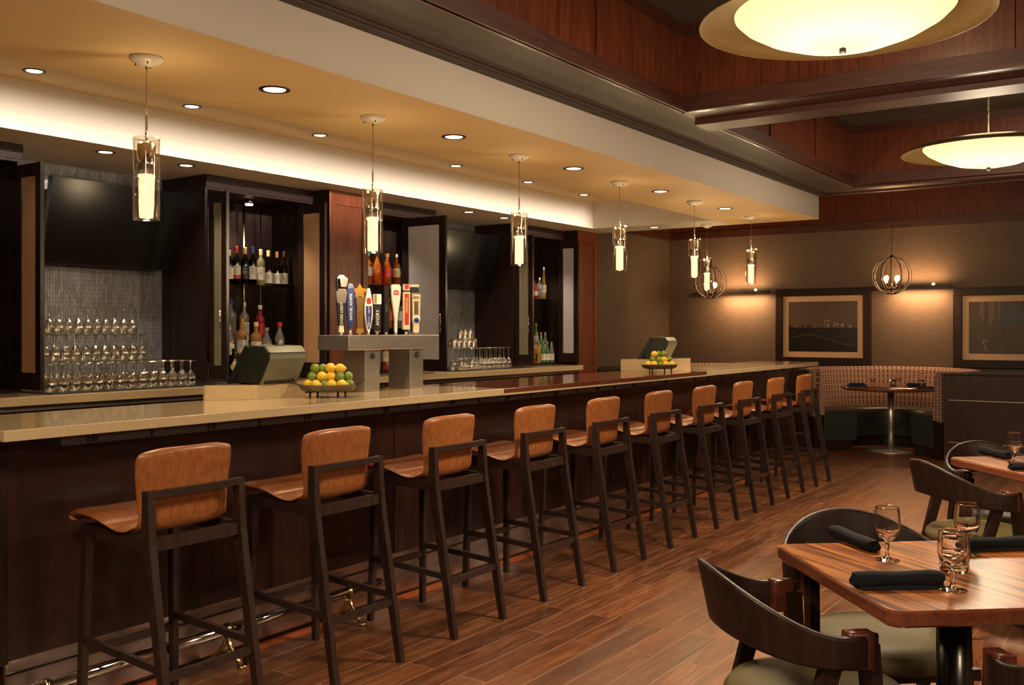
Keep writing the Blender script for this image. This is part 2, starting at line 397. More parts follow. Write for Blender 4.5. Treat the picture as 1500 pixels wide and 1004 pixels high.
# ceiling: high grey ceiling over everything, soffit over the bar with its recess, warm light put into their yellow
struct('ceiling', MB().box((XN-.1, YR-.1, ZC), (XF+.1, YB+.1, ZC+.1), 'paint_grey'))
XS = 9.68; XR = 9.19
m = MB()
m.box((XN, 3.004, ZS), (XS-.004, 3.91, 2.8), 'paint_warm_lit'); m.box((XR, 3.91, ZS), (XS-.004, 5.28, 2.8), 'paint_white')
struct('ceiling_soffit', m)
struct('ceiling_recess', MB().box((XN, 3.91, 2.78), (XR, 5.284, 2.84), 'paint_warm_lit'))
struct('ceiling_back_soffit', MB().box((XN, 5.284, ZS), (XS-.004, YB, 2.8), 'paint_dim_lit'))
struct('trim_1', MB().box((XN, 5.278, ZS+.0005), (XR, 5.284, 2.78), 'paint_white'))     # lit face of the recess
struct('trim_2', MB().box((XN, 2.998, ZS), (XS, 3.004, ZB), 'paint_white').box((XS-.004, 3.004, ZS), (XS, YB, ZB), 'paint_white'))
# wooden coffers
def face_panels(mb, axis, pos, a, b, sgn, joints, z0=ZB, z1=ZC, mat='cherry'):
    """coffer side: backing board, rails and stiles proud of it; axis 'x' = face at constant x spanning y a..b"""
    def bx(u0, u1, zz0, zz1, d0, d1, m_):
        p0, p1 = sorted((pos+sgn*d0, pos+sgn*d1))
        if axis == 'x': mb.box((p0, u0, zz0), (p1, u1, zz1), m_)
        else: mb.box((u0, p0, zz0), (u1, p1, zz1), m_)
    rail = 'cherry_y' if axis == 'x' else 'cherry_x'
    bx(a, b, z0, z1, -.02, 0, mat)
    bx(a, b, z0, z0+.10, 0, .014, rail); bx(a, b, z1-.07, z1, 0, .014, rail)
    bx(a, b, z0, z0+.02, 0, .028, rail)
    for j in joints: bx(j-.028, j+.028, z0+.1, z1-.07, 0, .013, mat)
COFS = [(-2.2, 1.90), (2.36, 5.56), (6.02, 9.23)]
for i, (x0, x1) in enumerate(COFS):
    y0, y1 = -.15, 2.555
    m = MB()
    ys = [y0+(y1-y0)*k/3 for k in range(4)]; ys[0] += .03; ys[-1] -= .03
    xs = [x0+(x1-x0)*k/3 for k in range(4)]; xs[0] += .03; xs[-1] -= .03
    face_panels(m, 'y', y1, x0, x1, -1, xs); face_panels(m, 'y', y0, x0, x1, 1, xs)
    face_panels(m, 'x', x1, y0, y1, -1, ys); face_panels(m, 'x', x0, y0, y1, 1, ys)
    struct('trim_%d' % (3+i), m)
m = MB()
T = .02
m.box((XN, 2.555+T, ZB), (XS, 2.998, ZC), 'beam_under')                         # long border beam beside the soffit
m.box((XN, 2.94, ZB-.016), (XS, 2.997, ZB), 'beam_under', .003); m.box((XN, 2.905, ZB-.008), (XS, 2.94, ZB), 'cherry_x', .002)
struct('trim_6', m)
m = MB()
m.box((9.23+T, YR, ZB), (XS, 2.555+T, ZC), 'cherry_y'); m.box((9.27, YR, ZB-.022), (9.31, 2.555, ZB), 'cherry_y', .004)
m.box((XS-.04, YR, ZB-.016), (XS+.02, 2.94, ZB), 'cherry_y', .004)
struct('trim_7', m)
m = MB()
m.box((5.56+T, -.15, ZB), (6.02-T, 2.555+T, ZC), 'cherry_y'); m.box((5.77, -.15, ZB-.036), (6.02-T, 2.575, ZB), 'cherry_y', .004)
struct('trim_8', m)
m = MB()
m.box((1.90+T, -.15, ZB), (2.36-T, 2.555+T, ZC), 'cherry_y'); m.box((2.11, -.15, ZB-.036), (2.36-T, 2.575, ZB), 'cherry_y', .004)
struct('trim_9', m)
struct('trim_10', MB().box((XN, YR, ZB), (9.23+T, -.15-T, ZC), 'cherry_x'))
# frieze of wood boards above the wall covering
m = MB(); m.box((XF-.03, YR, 2.70), (XF, YB, ZC), 'cherry'); m.box((XF-.045, YR, 2.70), (XF-.03, YB, 2.80), 'cherry_y')
for k in range(8): m.box((XF-.04, -3.4+1.24*k, 2.80), (XF-.03, -3.34+1.24*k, ZC), 'cherry')
struct('trim_11', m)
m = MB(); m.box((XS, YB-.03, 2.70), (XF-.045, YB, ZC), 'cherry'); m.box((XS, YB-.045, 2.70), (XF-.045, YB-.03, 2.80), 'cherry_x')
struct('trim_12', m)
# mosaic on the wall of the two television niches
for i, (a, b) in enumerate(((2.2, 4.44), (6.9, 8.3))):
    struct('trim_%d' % (13+i), MB().box((a, 6.17, 1.0), (b, YB, ZS), 'mosaic'))
# red wood columns
for i, (a, b) in enumerate(((5.466, 5.90), (9.24, 9.655))):
    m = MB(); m.box((a, 5.51, 0), (b, YB, ZS), 'espresso'); m.box((a+.004, 5.505, 0), (b-.003, 5.51, ZS), 'column_wood')
    for x0, x1 in ((a, a+.055), (b-.06, b)): m.box((x0, 5.49, 0), (x1, 5.505, ZS-.001), 'column_wood', .002)
    m.box((a+.055, 5.49, ZS-.11), (b-.06, 5.505, ZS-.001), 'column_wood'); m.box((b, 5.52, 0), (b+.03, YB, ZS), 'espresso')
    struct('trim_%d' % (15+i), m)

struct('trim_17', MB().box((1.7, 3.352, .0), (9.9, 3.4235, .003), 'border_board'))
# ------------------------------------------------------------------ the bar
bar = thing('bar_counter', 'long bar with cream stone top, mahogany middle section and dark wood front', 'bar')
Y0, Y1, ZT = 3.2, 3.83, 1.07
M0, M1 = 4.56, 7.42
XB0, XB1 = 1.70, 10.32
m = MB(); m.box((XB0, Y0, ZT-.038), (M0, Y1, ZT), 'quartz', .003); m.box((M1, Y0, ZT-.038), (XB1, Y1, ZT), 'quartz', .003)
m.box((M0, Y0, ZT-.038), (M1, Y1, ZT-.028), 'quartz'); m.build('worktop', bar)
m = MB(); m.box((M0+.001, Y0+.002, ZT-.0275), (M1-.001, Y1, ZT), 'mahogany', .002); m.build('mahogany_top', bar, label='polished mahogany middle section')
xs = [1.83, 3.87, 5.92, 7.97, 10.02]
for a, b in zip(xs, xs[1:]):
    MB().box((a+.003, 3.42, .232), (b-.003, 3.445, ZT-.04), 'bar_panel', .002).build('front_panel', bar)
MB().box((1.83, 3.446, 0), (10.0, Y1-.12, ZT-.04), 'espresso').build('carcass', bar)
MB().box((1.80, 3.41, .225), (1.829, Y1-.1, ZT-.04), 'espresso', .003).build('end_panel', bar)
m = MB(); m.box((1.83, 3.432, 0), (9.82, 3.445, .2315), 'kick_steel'); m.box((1.83, 3.426, .178), (9.82, 3.432, .186), 'dark_steel')
m.box((1.83, 3.424, 0), (9.82, 3.432, .012), 'dark_steel'); m.build('kick_plate', bar, label='reflective metal kick plate')
m = MB(); m.box((1.95, 3.285, ZT-.080), (9.95, 3.42, ZT-.0385), 'strip_black')
x = 2.05; k = 0
while x < 9.9:
    m.box((x, 3.281, ZT-.079), (x+.006, 3.285, ZT-.040), 'black')
    if k % 2 == 0:
        m.box((x+.016, 3.281, ZT-.074), (x+.040, 3.285, ZT-.048), 'black', .001); m.cyl((x+.028, 3.282, ZT-.061), (x+.028, 3.279, ZT-.061), .006, 'dark_steel', 8)
    x += .265; k += 1
m.build('outlet_strip', bar, label='black power outlet strip under the top')
# foot rail
fr = thing('foot_rail', 'polished metal foot rail along the left part of the bar base', 'foot rail')
m = MB(); m.cyl((1.75, 3.30, .15), (3.62, 3.30, .15), .024, 'chrome', 20); m.sphere((3.62, 3.30, .15), .024, 'chrome', 16); m.build('rail', fr)
for x in (1.9, 2.69, 3.41):
    m = MB(); m.cyl((x-.012, 3.30, .15), (x+.012, 3.30, .15), .029, 'brass', 16)
    m.tube([(x, 3.30, .13), (x-.005, 3.31, .09), (x-.02, 3.35, .035), (x-.03, 3.38, .012)], [.011, .009, .010, .014], 'brass', 8)
    m.tube([(x, 3.30, .13), (x+.002, 3.28, .08), (x+.012, 3.25, .03), (x+.018, 3.235, .012)], [.011, .009, .010, .014], 'brass', 8)
    m.tube([(x-.012, 3.33, .06), (x+.006, 3.27, .06)], .006, 'brass', 8)
    m.cyl((x-.03, 3.385, 0), (x-.03, 3.385, .012), .022, 'brass', 12); m.cyl((x+.018, 3.23, 0), (x+.018, 3.23, .012), .022, 'brass', 12)
    m.build('bracket', fr)

# ------------------------------------------------------------------ stools
def make_stool():
    t = thing('bar_stool', '', 'bar stool')
    # local frame: x along the bar, y towards the bar (0 = back post line), floor z = 0
    # upholstered shell: profile of (y, z, half width)
    prof = [(.430, .728, .192), (.444, .741, .198), (.440, .757, .203), (.40, .768, .208), (.33, .767, .211), (.25, .758, .211), (.17, .748, .207), (.115, .742, .200),
            (.075, .738, .190), (.050, .748, .180), (.041, .785, .178), (.040, .84, .183), (.037, .89, .189), (.033, .94, .195), (.028, .985, .195), (.024, 1.008, .186), (.022, 1.020, .158)]
    n = 13; top = []; bot = []; th = .034
    for i, (y, z, hw) in enumerate(prof):
        a = prof[max(i-1, 0)]; b = prof[min(i+1, len(prof)-1)]
        d = Vector((0, b[0]-a[0], b[1]-a[1])).normalized(); nn = Vector((0, d.z, -d.y))   # towards the sitter
        if nn.z < 0 and i < 6: nn = -nn
        if i >= 6 and nn.y < 0: nn = -nn
        back = max(0, min(1, (i-6)/6)); r0 = []; r1 = []
        for k in range(n):
            u = -1+2*k/(n-1); e = abs(u)
            curl = (.010*(1-back)*e**3 + .026*back*e**2.2)
            edge = th*(1-max(0, (e-.82)/.18)**2*.92)
            p = Vector((u*hw*1.06*(1-.02*e*e), y, z-(.022 if i != 0 else .016)-.020*(.5 <= i/16 <= .70)*math.sin(PI*(i/16-.5)/.2*1.0)*0))+nn*curl
            if i == len(prof)-1: edge *= .45; p.z -= .012*e**4*1.4
            if i == len(prof)-2: p.z -= .006*e**4
            if i == 0: edge *= .4
            r0.append(p+nn*edge*.5); r1.append(p-nn*edge*.5)
        top.append(r0); bot.append(r1)
    rows = [a+b[::-1] for a, b in zip(top, bot)]
    m = MB(); m.grid(rows, 'leather', closed=True); L = len(rows[0])
    for row, o in ((0, 0), (len(rows)-1, (len(rows)-1)*L)):
        m.add([], [], 'leather')
        for k in range(n-1): m.f.append([o+k, o+k+1, o+L-2-k, o+L-1-k]); m.fm.append(0); m.sm.append(True)
    sh = m.build('seat_shell', t, label='tan leather seat and back')
    sm_ = sh.modifiers.new('s', 'SUBSURF'); sm_.levels = 1; sm_.render_levels = 1
    W = 'espresso_stool'; hw = .19
    for s in (-1, 1):
        # rear leg rises as back post
        m = MB(); x = s*hw
        m.bar((x*1.005, -.125, 0), (x, -.005, .68), .026, .030, W, .028, .046); m.bar((x, -.005, .68), (x, .0, .862), .028, .046, W, .024, .032)
        m.build('leg', t)
        m = MB(); m.bar((s*.195, .385, 0), (s*.178, .365, .712), .024, .026, W, .030, .036); m.build('leg', t)
        m = MB(); m.beam((s*.186, .01, .683), (s*.178, .37, .690), .022, .042, W); m.build('side_rail', t)
        m = MB(); m.beam((s*.192, -.085, .275), (s*.188, .378, .300), .018, .026, W); m.build('stretcher', t)
    m = MB(); m.beam((-hw, -.006, .680), (hw, -.006, .680), .030, .042, W); m.build('seat_rail', t)
    m = MB()
    pts = [(-hw+2*hw*k/8, -.004-.012*(1-(k/4-1)**2), .850) for k in range(9)]
    for a, b in zip(pts, pts[1:]): m.beam(a, b, .022, .024, W)
    m.build('back_rail', t)
    m = MB(); m.beam((-.178, .362, .690), (.178, .362, .690), .024, .040, W); m.build('front_rail', t)
    m = MB(); m.beam((-.19, -.083, .250), (.19, -.083, .250), .018, .028, W); m.build('stretcher', t)
    m = MB(); m.beam((-.19, .377, .255), (.19, .377, .255), .018, .028, W); m.build('stretcher', t)
    return t
st = make_stool(); used = []
for k in range(10):
    lab = ['tan leather bar stool nearest the camera, leftmost along the bar'] + ['tan leather bar stool, %s from the left along the bar' % ORD[i] for i in range(1, 9)] + ['tan leather bar stool farthest away, at the far end of the bar']
    place(st, used, (2.195+.752*k, 2.862, 0), 0, lab[k], 'tan leather stools along the bar')

# ------------------------------------------------------------------ back counter
bc = thing('back_counter', 'stone-topped back counter running under the bottle cabinets', 'counter')
ZK = 1.032
MB().box((1.6, 5.30, ZK-.05), (9.02, YB-.005, ZK), 'quartz', .003).build('worktop', bc)
m = MB(); m.box((1.6, 5.42, 0), (9.0, YB-.01, ZK-.05), 'black'); m.build('carcass', bc)
m = MB(); m.box((1.6, 5.36, ZK-.085), (9.0, 5.42, ZK-.051), 'kick_steel', .003); m.build('fascia_rail', bc)
for k in range(9):
    x = 1.7+.8*k
    d = MB().box((x, 5.395, .12), (x+.78, 5.42, ZK-.10), 'black_gloss', .004).build('door', bc)
    MB().cyl((x+.30, 5.37, ZK-.135), (x+.52, 5.37, ZK-.135), .007, 'chrome', 8).cyl((x+.32, 5.37, ZK-.135), (x+.32, 5.396, ZK-.135), .004, 'chrome', 8).cyl((x+.50, 5.37, ZK-.135), (x+.50, 5.396, ZK-.135), .004, 'chrome', 8).build('handle', d)
mt = MB(); mt.box((3.13, 5.36, ZK), (4.40, 6.1, ZK+.006), 'black'); tag(mt.build('bar_mat'), 'thin black ribbed mat under the rows of upturned glasses', 'mat')
mt = MB(); mt.box((7.0, 5.38, ZK), (8.16, 6.1, ZK+.006), 'black'); tag(mt.build('bar_mat'), 'thin dark mat under the glassware in the right niche', 'mat')
# low dark side cabinet by the far end of the back wall
sd = thing('side_cabinet', 'low dark cabinet against the wall beyond the second red column', 'cabinet')
MB().box((10.3, 5.85, 0), (11.3, YB-.01, .90), 'espresso', .003).build('body', sd); MB().box((10.28, 5.83, .90), (11.32, YB-.01, .935), 'black', .003).build('top', sd)

# ------------------------------------------------------------------ bottle cabinets
def leaf(cab, X, ya, yb, face_mat, z0=1.056, z1=2.369, handle=None, t=.022):
    """door leaf standing open square to the wall: frame with an inset panel"""
    m = MB(); fw = .055 if yb-ya < .4 else .07
    m.box((X-t/2, ya, z0), (X+t/2, ya+fw, z1), 'espresso', .002); m.box((X-t/2, yb-fw, z0), (X+t/2, yb, z1), 'espresso', .002)
    m.box((X-t/2, ya+fw, z0), (X+t/2, yb-fw, z0+.10), 'espresso', .002); m.box((X-t/2, ya+fw, z1-.075), (X+t/2, yb-fw, z1), 'espresso', .002)
    d = m.build('door', cab)
    MB().box((X-t/4, ya+fw-.004, z0+.096), (X+t/4, yb-fw+.004, z1-.071), face_mat).build('door_panel', d)
    m = MB(); m.box((X-t/2-.001, ya-.002, z0+.002), (X+t/2+.001, ya+.0005, z1-.002), 'dark_steel'); m.build('edge_strip', d)
    if handle:
        zc = 1.46
        m = MB(); m.cyl((X-t/2-.03, ya+.03, zc-.08), (X-t/2-.03, ya+.03, zc+.08), .005, 'chrome', 8)
        for dz in (-.05, .05): m.cyl((X-t/2-.03, ya+.03, zc+dz), (X-t/2, ya+.03, zc+dz), .004, 'chrome', 8)
        m.build('handle', d)
    return d
def cabinet(x0, x1, label, yf=5.68):
    c = thing('bottle_cabinet', label, 'cabinet', group='dark bottle cabinets along the back bar')
    E_ = 'espresso'; zb = ZK+.0015; zt = ZS-.004
    m = MB(); m.box((x0, yf, zb), (x0+.022, YB-.035, zt), E_, .002); m.box((x1-.022, yf, zb), (x1, YB-.035, zt), E_, .002)
    m.box((x0+.022, yf+.005, zb), (x1-.022, YB-.035, zb+.018), E_); m.box((x0+.022, yf, zt-.10), (x1-.022, YB-.035, zt), E_)
    m.box((x0+.022, 6.12, zb+.018), (x1-.022, 6.165, zt-.1), E_)
    m.box((x0-.004, yf-.02, zt-.045), (x1+.004, yf, zt), E_, .003); m.box((x0, yf-.008, zt-.085), (x1, yf, zt-.045), E_)
    m.build('carcass', c)
    return c
def shelf(cab, x0, x1, y0, y1, z, bow=0):
    m = MB(); pts = [(x0, y1), (x0, y0)]+[(x0+(x1-x0)*k/8, y0-bow*math.sin(PI*k/8)) for k in range(1, 8)]+[(x1, y0), (x1, y1)]
    m.prism(pts, z-.008, z, 'glass_shelf'); m.build('glass_shelf', cab)
def poles(cab, pts):
    m = MB()
    for (x, y, r) in pts: m.cyl((x, y, ZK+.02), (x, y, 2.39), r, 'brass' if r > .01 else 'chrome', 10)
    m.build('shelf_pole', cab)
def puck(cab, x, y):
    m = MB(); m.lathe([(.035, 0), (.035, .03)], 'chrome', 16, c=(x, y, 2.365)); m.lathe([(.028, -.012), (.030, 0)], 'disc_glow', 16, c=(x, y, 2.365)); m.build('cabinet_light', cab)
    light('cabinet_lamp', 'SPOT', (x, y, 2.34), 15, SOFT, (x, y, 0), .03, 120)
cA = cabinet(1.9, 3.12, 'dark bottle cabinet cut off by the left edge of the picture')
leaf(cA, 3.09, 5.40, 5.66, 'mirror_brown')
cB = cabinet(4.44, 5.462, 'open bottle cabinet between the left television and the first red column')
leaf(cB, 4.475, 5.485, 5.675, 'streaked_glass', handle=True); leaf(cB, 5.30, 5.37, 5.655, 'mirror_brown')
shelf(cB, 4.47, 5.43, 5.78, 6.11, 1.745, .07); shelf(cB, 4.47, 5.43, 5.90, 6.11, 1.31, .0)
MB().box((4.50, 5.765, ZK+.0205), (5.38, 5.885, 1.17), 'black', .003).build('bottle_step', cB)
poles(cB, [(5.085, 6.04, .012), (5.26, 6.05, .005)]); puck(cB, 5.0, 5.88)
cC = cabinet(5.94, 6.98, 'open bottle cabinet right of the first red column behind the beer taps')
leaf(cC, 6.45, 5.12, 5.60, 'panel_frost', handle=True)
shelf(cC, 5.97, 6.95, 5.78, 6.11, 1.80, .05); shelf(cC, 5.97, 6.95, 5.78, 6.11, 1.42, .05)
poles(cC, [(6.35, 6.0, .005), (6.20, 6.0, .005)]); puck(cC, 6.25, 5.88)
cD = cabinet(8.25, 9.235, 'open bottle cabinet between the right television and the second red column')
leaf(cD, 8.285, 5.455, 5.675, 'streaked_glass', handle=True); leaf(cD, 9.12, 5.42, 5.665, 'panel_frost')
shelf(cD, 8.28, 9.2, 5.78, 6.11, 1.745, .05); puck(cD, 8.7, 5.88)

# ------------------------------------------------------------------ televisions
def tv(x0, x1, label):
    t = thing('television', label, 'television', group='wall televisions behind the bar')
    A = Vector((0, 5.825, 2.365)); B = Vector((0, 5.93, 1.82)); d = (A-B).normalized(); n = Vector((0, -d.z, d.y))
    if n.y > 0: n = -n
    def quadbox(m, a0, a1, h0, h1, d0, d1, mat):
        vs = []
        for dd in (d0, d1):
            for x, h in ((a0, h0), (a1, h0), (a1, h1), (a0, h1)):
                p = B+d*h+n*dd; vs.append((x, p.y, p.z))
        m.add(vs, [[0, 1, 2, 3], [7, 6, 5, 4], [0, 4, 5, 1], [1, 5, 6, 2], [2, 6, 7, 3], [3, 7, 4, 0]], mat)
    H = (A-B).length
    m = MB(); quadbox(m, x0, x1, 0, H, -.045, -.012, 'black'); quadbox(m, x0, x1, 0, .02, -.012, 0, 'black_gloss'); quadbox(m, x0, x1, H-.016, H, -.012, 0, 'black_gloss')
    quadbox(m, x0, x0+.014, .02, H-.016, -.012, 0, 'black_gloss'); quadbox(m, x1-.014, x1, .02, H-.016, -.012, 0, 'black_gloss'); m.build('housing', t)
    m = MB(); quadbox(m, x0+.014, x1-.014, .02, H-.016, -.012, -.004, 'black_gloss'); m.build('screen', t)
    m = MB(); quadbox(m, x0+.02, x1-.02, .003, .007, 0, .002, 'dark_steel'); m.build('edge_strip', t)
    xc = (x0+x1)/2; m = MB(); m.box((xc-.12, 6.0, 1.95), (xc+.12, 6.168, 2.2), 'black', .004); m.box((xc-.03, 5.93, 2.03), (xc+.03, 6.0, 2.11), 'black'); m.build('wall_mount', t)
tv(3.40, 4.37, 'black wall television tilted down above the upturned wine glasses, left niche')
tv(7.25, 8.22, 'black wall television tilted down in the right niche beside the third pendant')

# ------------------------------------------------------------------ stemware
def make_glass(h=.165, r=.034, name='wine_glass', seg=18, stem=.42):
    """upturned: rim down on z = 0, foot on top"""
    t = h*stem
    b = h-t
    prof = [(r*.82, 0), (r, b*.35), (r*.98, b*.55), (r*.72, b*.82), (r*.28, b*.97), (.0045, b+.004), (.0035, b+t*.3), (.0036, h-.012), (.008, h-.006), (r*.92, h-.0015), (r*.92, h)]
    m = MB(); m.cap = False; m.lathe(prof, 'glass_stem', seg)
    return m.build(name)
gproto = make_glass(); tag(gproto, '', 'wine glass'); gu = []
G = 'upturned wine glasses under the left television'
SIDE = 'counted from the left'
for r_ in range(4):
    for k in range(14):
        if r_ > 0 and k == 13 and r_ == 3: continue
        lab = 'upturned wine glass %s from the left in the bottom tier, %s row from the front' % (ORD[k], ORD[r_])
        place(gproto, gu, (3.165+.0745*k+(.012 if r_ % 2 else 0), 5.44+.095*r_, ZK+.0065), random.uniform(0, 3), lab, G)
ty = thing('glass_tray', 'clear sheet carrying the second tier of upturned glasses', 'tray'); MB().box((3.22, 5.62, ZK+.172), (4.03, 5.87, ZK+.176), 'glass_shelf').build('sheet', ty)
for r_ in range(2):
    for k in range(11):
        lab = 'upturned wine glass %s from the left in the middle tier, %s row' % (ORD[k], ('front', 'rear')[r_])
        place(gproto, gu, (3.27+.0675*k, 5.70+.09*r_, ZK+.1765), 0, lab, G)
ty = thing('glass_tray', 'clear sheet carrying the top tier of upturned glasses', 'tray'); MB().box((3.30, 5.68, ZK+.342), (3.97, 5.87, ZK+.345), 'glass_shelf').build('sheet', ty)
for k in range(10):
    place(gproto, gu, (3.345+.064*k, 5.77, ZK+.3455), 0, 'upturned wine glass %s from the left in the top tier of the stack' % ORD[k], G)
# right niche
G2 = 'upturned goblets in the right niche'
gp2 = make_glass(.20, .033, 'goblet', stem=.5); tag(gp2, '', 'goblet'); gu2 = []
for r_ in range(2):
    for k in range(7):
        place(gp2, gu2, (7.40+.078*k, 5.47+.09*r_, ZK+.0065), 0, 'tall upturned goblet %s from the left at the front of the right niche, %s row' % (ORD[k], ('front', 'rear')[r_]), G2)
for k in range(3):
    place(gp2, gu2, (7.03+.085*k, 5.50, ZK+.0065), 0, 'upturned goblet %s of three carrying the sheet of tumblers, right niche' % ('leftmost', 'middle', 'rightmost')[k], G2)
ty = thing('glass_tray', 'clear sheet carrying tumblers in the right niche', 'tray'); MB().box((6.98, 5.44, ZK+.207), (7.36, 5.78, ZK+.211), 'glass_shelf').build('sheet', ty)
def make_tumbler(h, r, name):
    m = MB(); m.cap = False; m.lathe([(r, 0), (r*.93, h*.5), (r*.82, h-.004), (r*.75, h), (0, h), (0, h-.012), (r*.72, h-.012), (r*.97, 0)], 'glass_stem', 18); return m.build(name)
tp = make_tumbler(.085, .034, 'tumbler'); tag(tp, '', 'tumbler'); tu = []
for r_ in range(2):
    for k in range(5):
        place(tp, tu, (7.03+.074*k, 5.49+.09*r_, ZK+.2115), 0, 'short tumbler %s from the left on the sheet in the right niche, %s row' % (ORD[k], ('front', 'rear')[r_]), 'tumblers in the right niche')
for k in range(3):
    place(tp, tu, (7.17+.074*k, 5.53, ZK+.2975), 0, 'short tumbler %s of three stacked on top of the others, right niche' % ('leftmost', 'middle', 'rightmost')[k], 'tumblers in the right niche')
sp = make_glass(.11, .033, 'coupe_glass', stem=.35); tag(sp, '', 'small glass'); su = []
for k in range(4):
    place(sp, su, (7.05+.075*k, 5.42, ZK+.0065), 0, 'small stemmed glass %s from the left at the front left of the right niche' % ORD[k], 'small glasses in the right niche')

# ------------------------------------------------------------------ bottles
def bottle(kind, x, y, z, h, r, glassm, cap, label_mat, label, group, lz=(.2, .5), capname='cap', stripe=None, word=None, rz=0):
    S = {'wine': [(0, .006), (.9, 0), (1, .02), (1, .60), (.93, .67), (.62, .73), (.42, .78), (.38, .84), (.38, .99), (.40, 1.0)],
         'hock': [(0, .006), (.9, 0), (1, .02), (1, .42), (.95, .52), (.72, .64), (.48, .74), (.38, .82), (.36, .99), (.40, 1.0)],
         'spirit': [(0, .006), (.92, 0), (1, .02), (1, .62), (.97, .67), (.75, .71), (.42, .745), (.36, .78), (.34, .95), (.40, .96), (.40, 1.0)],
         'flask': [(0, .006), (.92, 0), (1, .02), (1, .50), (.94, .58), (.7, .68), (.45, .78), (.34, .84), (.33, .96), (.42, .97), (.42, 1.0)],
         'squat': [(0, .006), (.95, 0), (1, .03), (1, .66), (.9, .75), (.45, .80), (.38, .84), (.38, 1.0)],
         'beer': [(0, .006), (.92, 0), (1, .02), (1, .50), (.93, .58), (.6, .68), (.45, .78), (.40, .96), (.44, 1.0)],
         'tall': [(0, .006), (.95, 0), (1, .02), (.9, .2), (.75, .45), (.6, .62), (.42, .75), (.36, .97), (.4, 1.0)]}[kind]
    m = MB(); m.cap = False; m.lathe([(a*r, b*h) for a, b in S], glassm, 16); o = m.build('bottle', loc=(x, y, z), rz=rz)
    tag(o, label, 'bottle', group)
    rn = S[-2][0]*r*1.12
    m = MB(); c0 = .84 if kind in ('wine', 'hock') else .90
    m.lathe([(rn, c0*h), (rn*1.04, h*1.004), (rn*.8, h*1.012), (0, h*1.012)], cap, 14); m.sm = [False]*len(m.sm); m.build(capname, o)
    if label_mat:
        m = MB(); m.cap = False; m.lathe([(r*1.012, lz[0]*h), (r*1.012, lz[1]*h)], label_mat, 16)
        if stripe: m.lathe([(r*1.016, lz[0]*h), (r*1.016, (lz[0]*.7+lz[1]*.3)*h)], stripe, 16)
        # a few dark printed lines facing the room
        for q in (.45, .6, .8):
            zz = (lz[0]+(lz[1]-lz[0])*q)*h; a = R(225)
            pts = [(r*1.03*math.cos(a+t), r*1.03*math.sin(a+t), zz+dz) for dz in (0, h*.012) for t in (-.35, -.12, .12, .35)]
            m.add(pts, [[0, 1, 5, 4], [1, 2, 6, 5], [2, 3, 7, 6]], 'black' if label_mat != 'black' else 'white')
        m.build('label', o)
    return o
GW = 'wine bottles on the upper glass shelf'
wines = [(4.826, 'wine', .255, 'wine_dark', 'cream', 'white', 'wine bottle with olive-grey cap, partly hidden by the left cabinet door'),
         (4.894, 'wine', .285, 'wine_dark', 'red', 'white', 'dark wine bottle with bright red cap on the upper shelf'),
         (4.977, 'wine', .283, 'wine_dark', 'cream', 'black', 'dark wine bottle with black printed label beside the brass pole'),
         (5.052, 'wine', .293, 'wine_dark', 'navy', 'white', 'dark wine bottle with purple-blue cap on the upper shelf'),
         (5.133, 'wine', .280, 'wine_white', 'cream', 'white', 'pale green wine bottle with cream cap, fifth on the upper shelf'),
         (5.208, 'hock', .276, 'wine_green', 'cream', 'white', 'slope-shouldered green wine bottle with yellow cap'),
         (5.295, 'hock', .272, 'wine_green', 'gold', 'white', 'slope-shouldered wine bottle with orange cap and green-red label'),
         (5.368, 'hock', .283, 'wine_green', 'brass', 'white', 'slope-shouldered wine bottle rightmost on the upper wine shelf')]
for i, (x, k, h, g, c, l, lab) in enumerate(wines):
    bottle(k, x, 5.90, 1.7455, h, .032, g, c, l, lab, GW, (.16, .50) if k == 'wine' else (.08, .38), 'capsule', stripe='red' if i == 1 else None)
GL = 'spirit bottles on the lower shelves of the first open cabinet'
spir = [(4.80, 5.975, 1.3105, 'spirit', .29, .038, 'bottle_clear', 'silver', 'white', 'clear spirit bottle half hidden by the left cabinet door'),
        (4.905, 5.975, 1.3105, 'spirit', .325, .040, 'bottle_clear', 'navy', None, 'tall clear vodka bottle with blue cap'),
        (5.035, 5.975, 1.3105, 'spirit', .305, .036, 'bottle_clear', 'silver', 'white', 'clear bottle with red and white label right of the brass pole'),
        (5.19, 5.975, 1.3105, 'spirit', .285, .036, 'bottle_red', 'white', 'red', 'bright red spirit bottle with pale cap'),
        (4.845, 5.72, ZK+.0205, 'flask', .31, .036, 'bottle_clear', 'silver', 'white', 'small clear bottle low beside the left cabinet door'),
        (4.77, 5.825, 1.1705, 'flask', .26, .036, 'bottle_clear', 'silver', 'white', 'clear bottle with white label beside the left cabinet door'),
        (4.885, 5.825, 1.1705, 'spirit', .32, .042, 'bottle_peach', 'gold', 'white', 'peach-coloured bottle with orange neck and white label'),
        (5.02, 5.825, 1.1705, 'spirit', .29, .042, 'bottle_peach', 'cream', 'white', 'pale amber bottle with cream cap right of the orange-necked one'),
        (5.125, 5.825, 1.1705, 'flask', .25, .042, 'bottle_clear', 'silver', 'white', 'clear sloping bottle in front of the red bottle'),
        (5.255, 5.825, 1.1705, 'flask', .29, .040, 'bottle_clear', 'red', 'silver', 'clear bottle with red cap standing alone right of the others')]
for (x, y, z, k, h, r, g, c, l, lab) in spir:
    bottle(k, x, y, z, h, r, g, c, l, lab, GL, (.2, .5), 'cap')
o = bottle('squat', 4.70, 5.66, ZK+.02, .215, .046, 'black_gloss', 'black', None, 'squat black bottle with cream diamond label at the cabinet foot', GL)
o.location = (4.72, 5.71, ZK+.0205)
m = MB(); a0 = R(232)
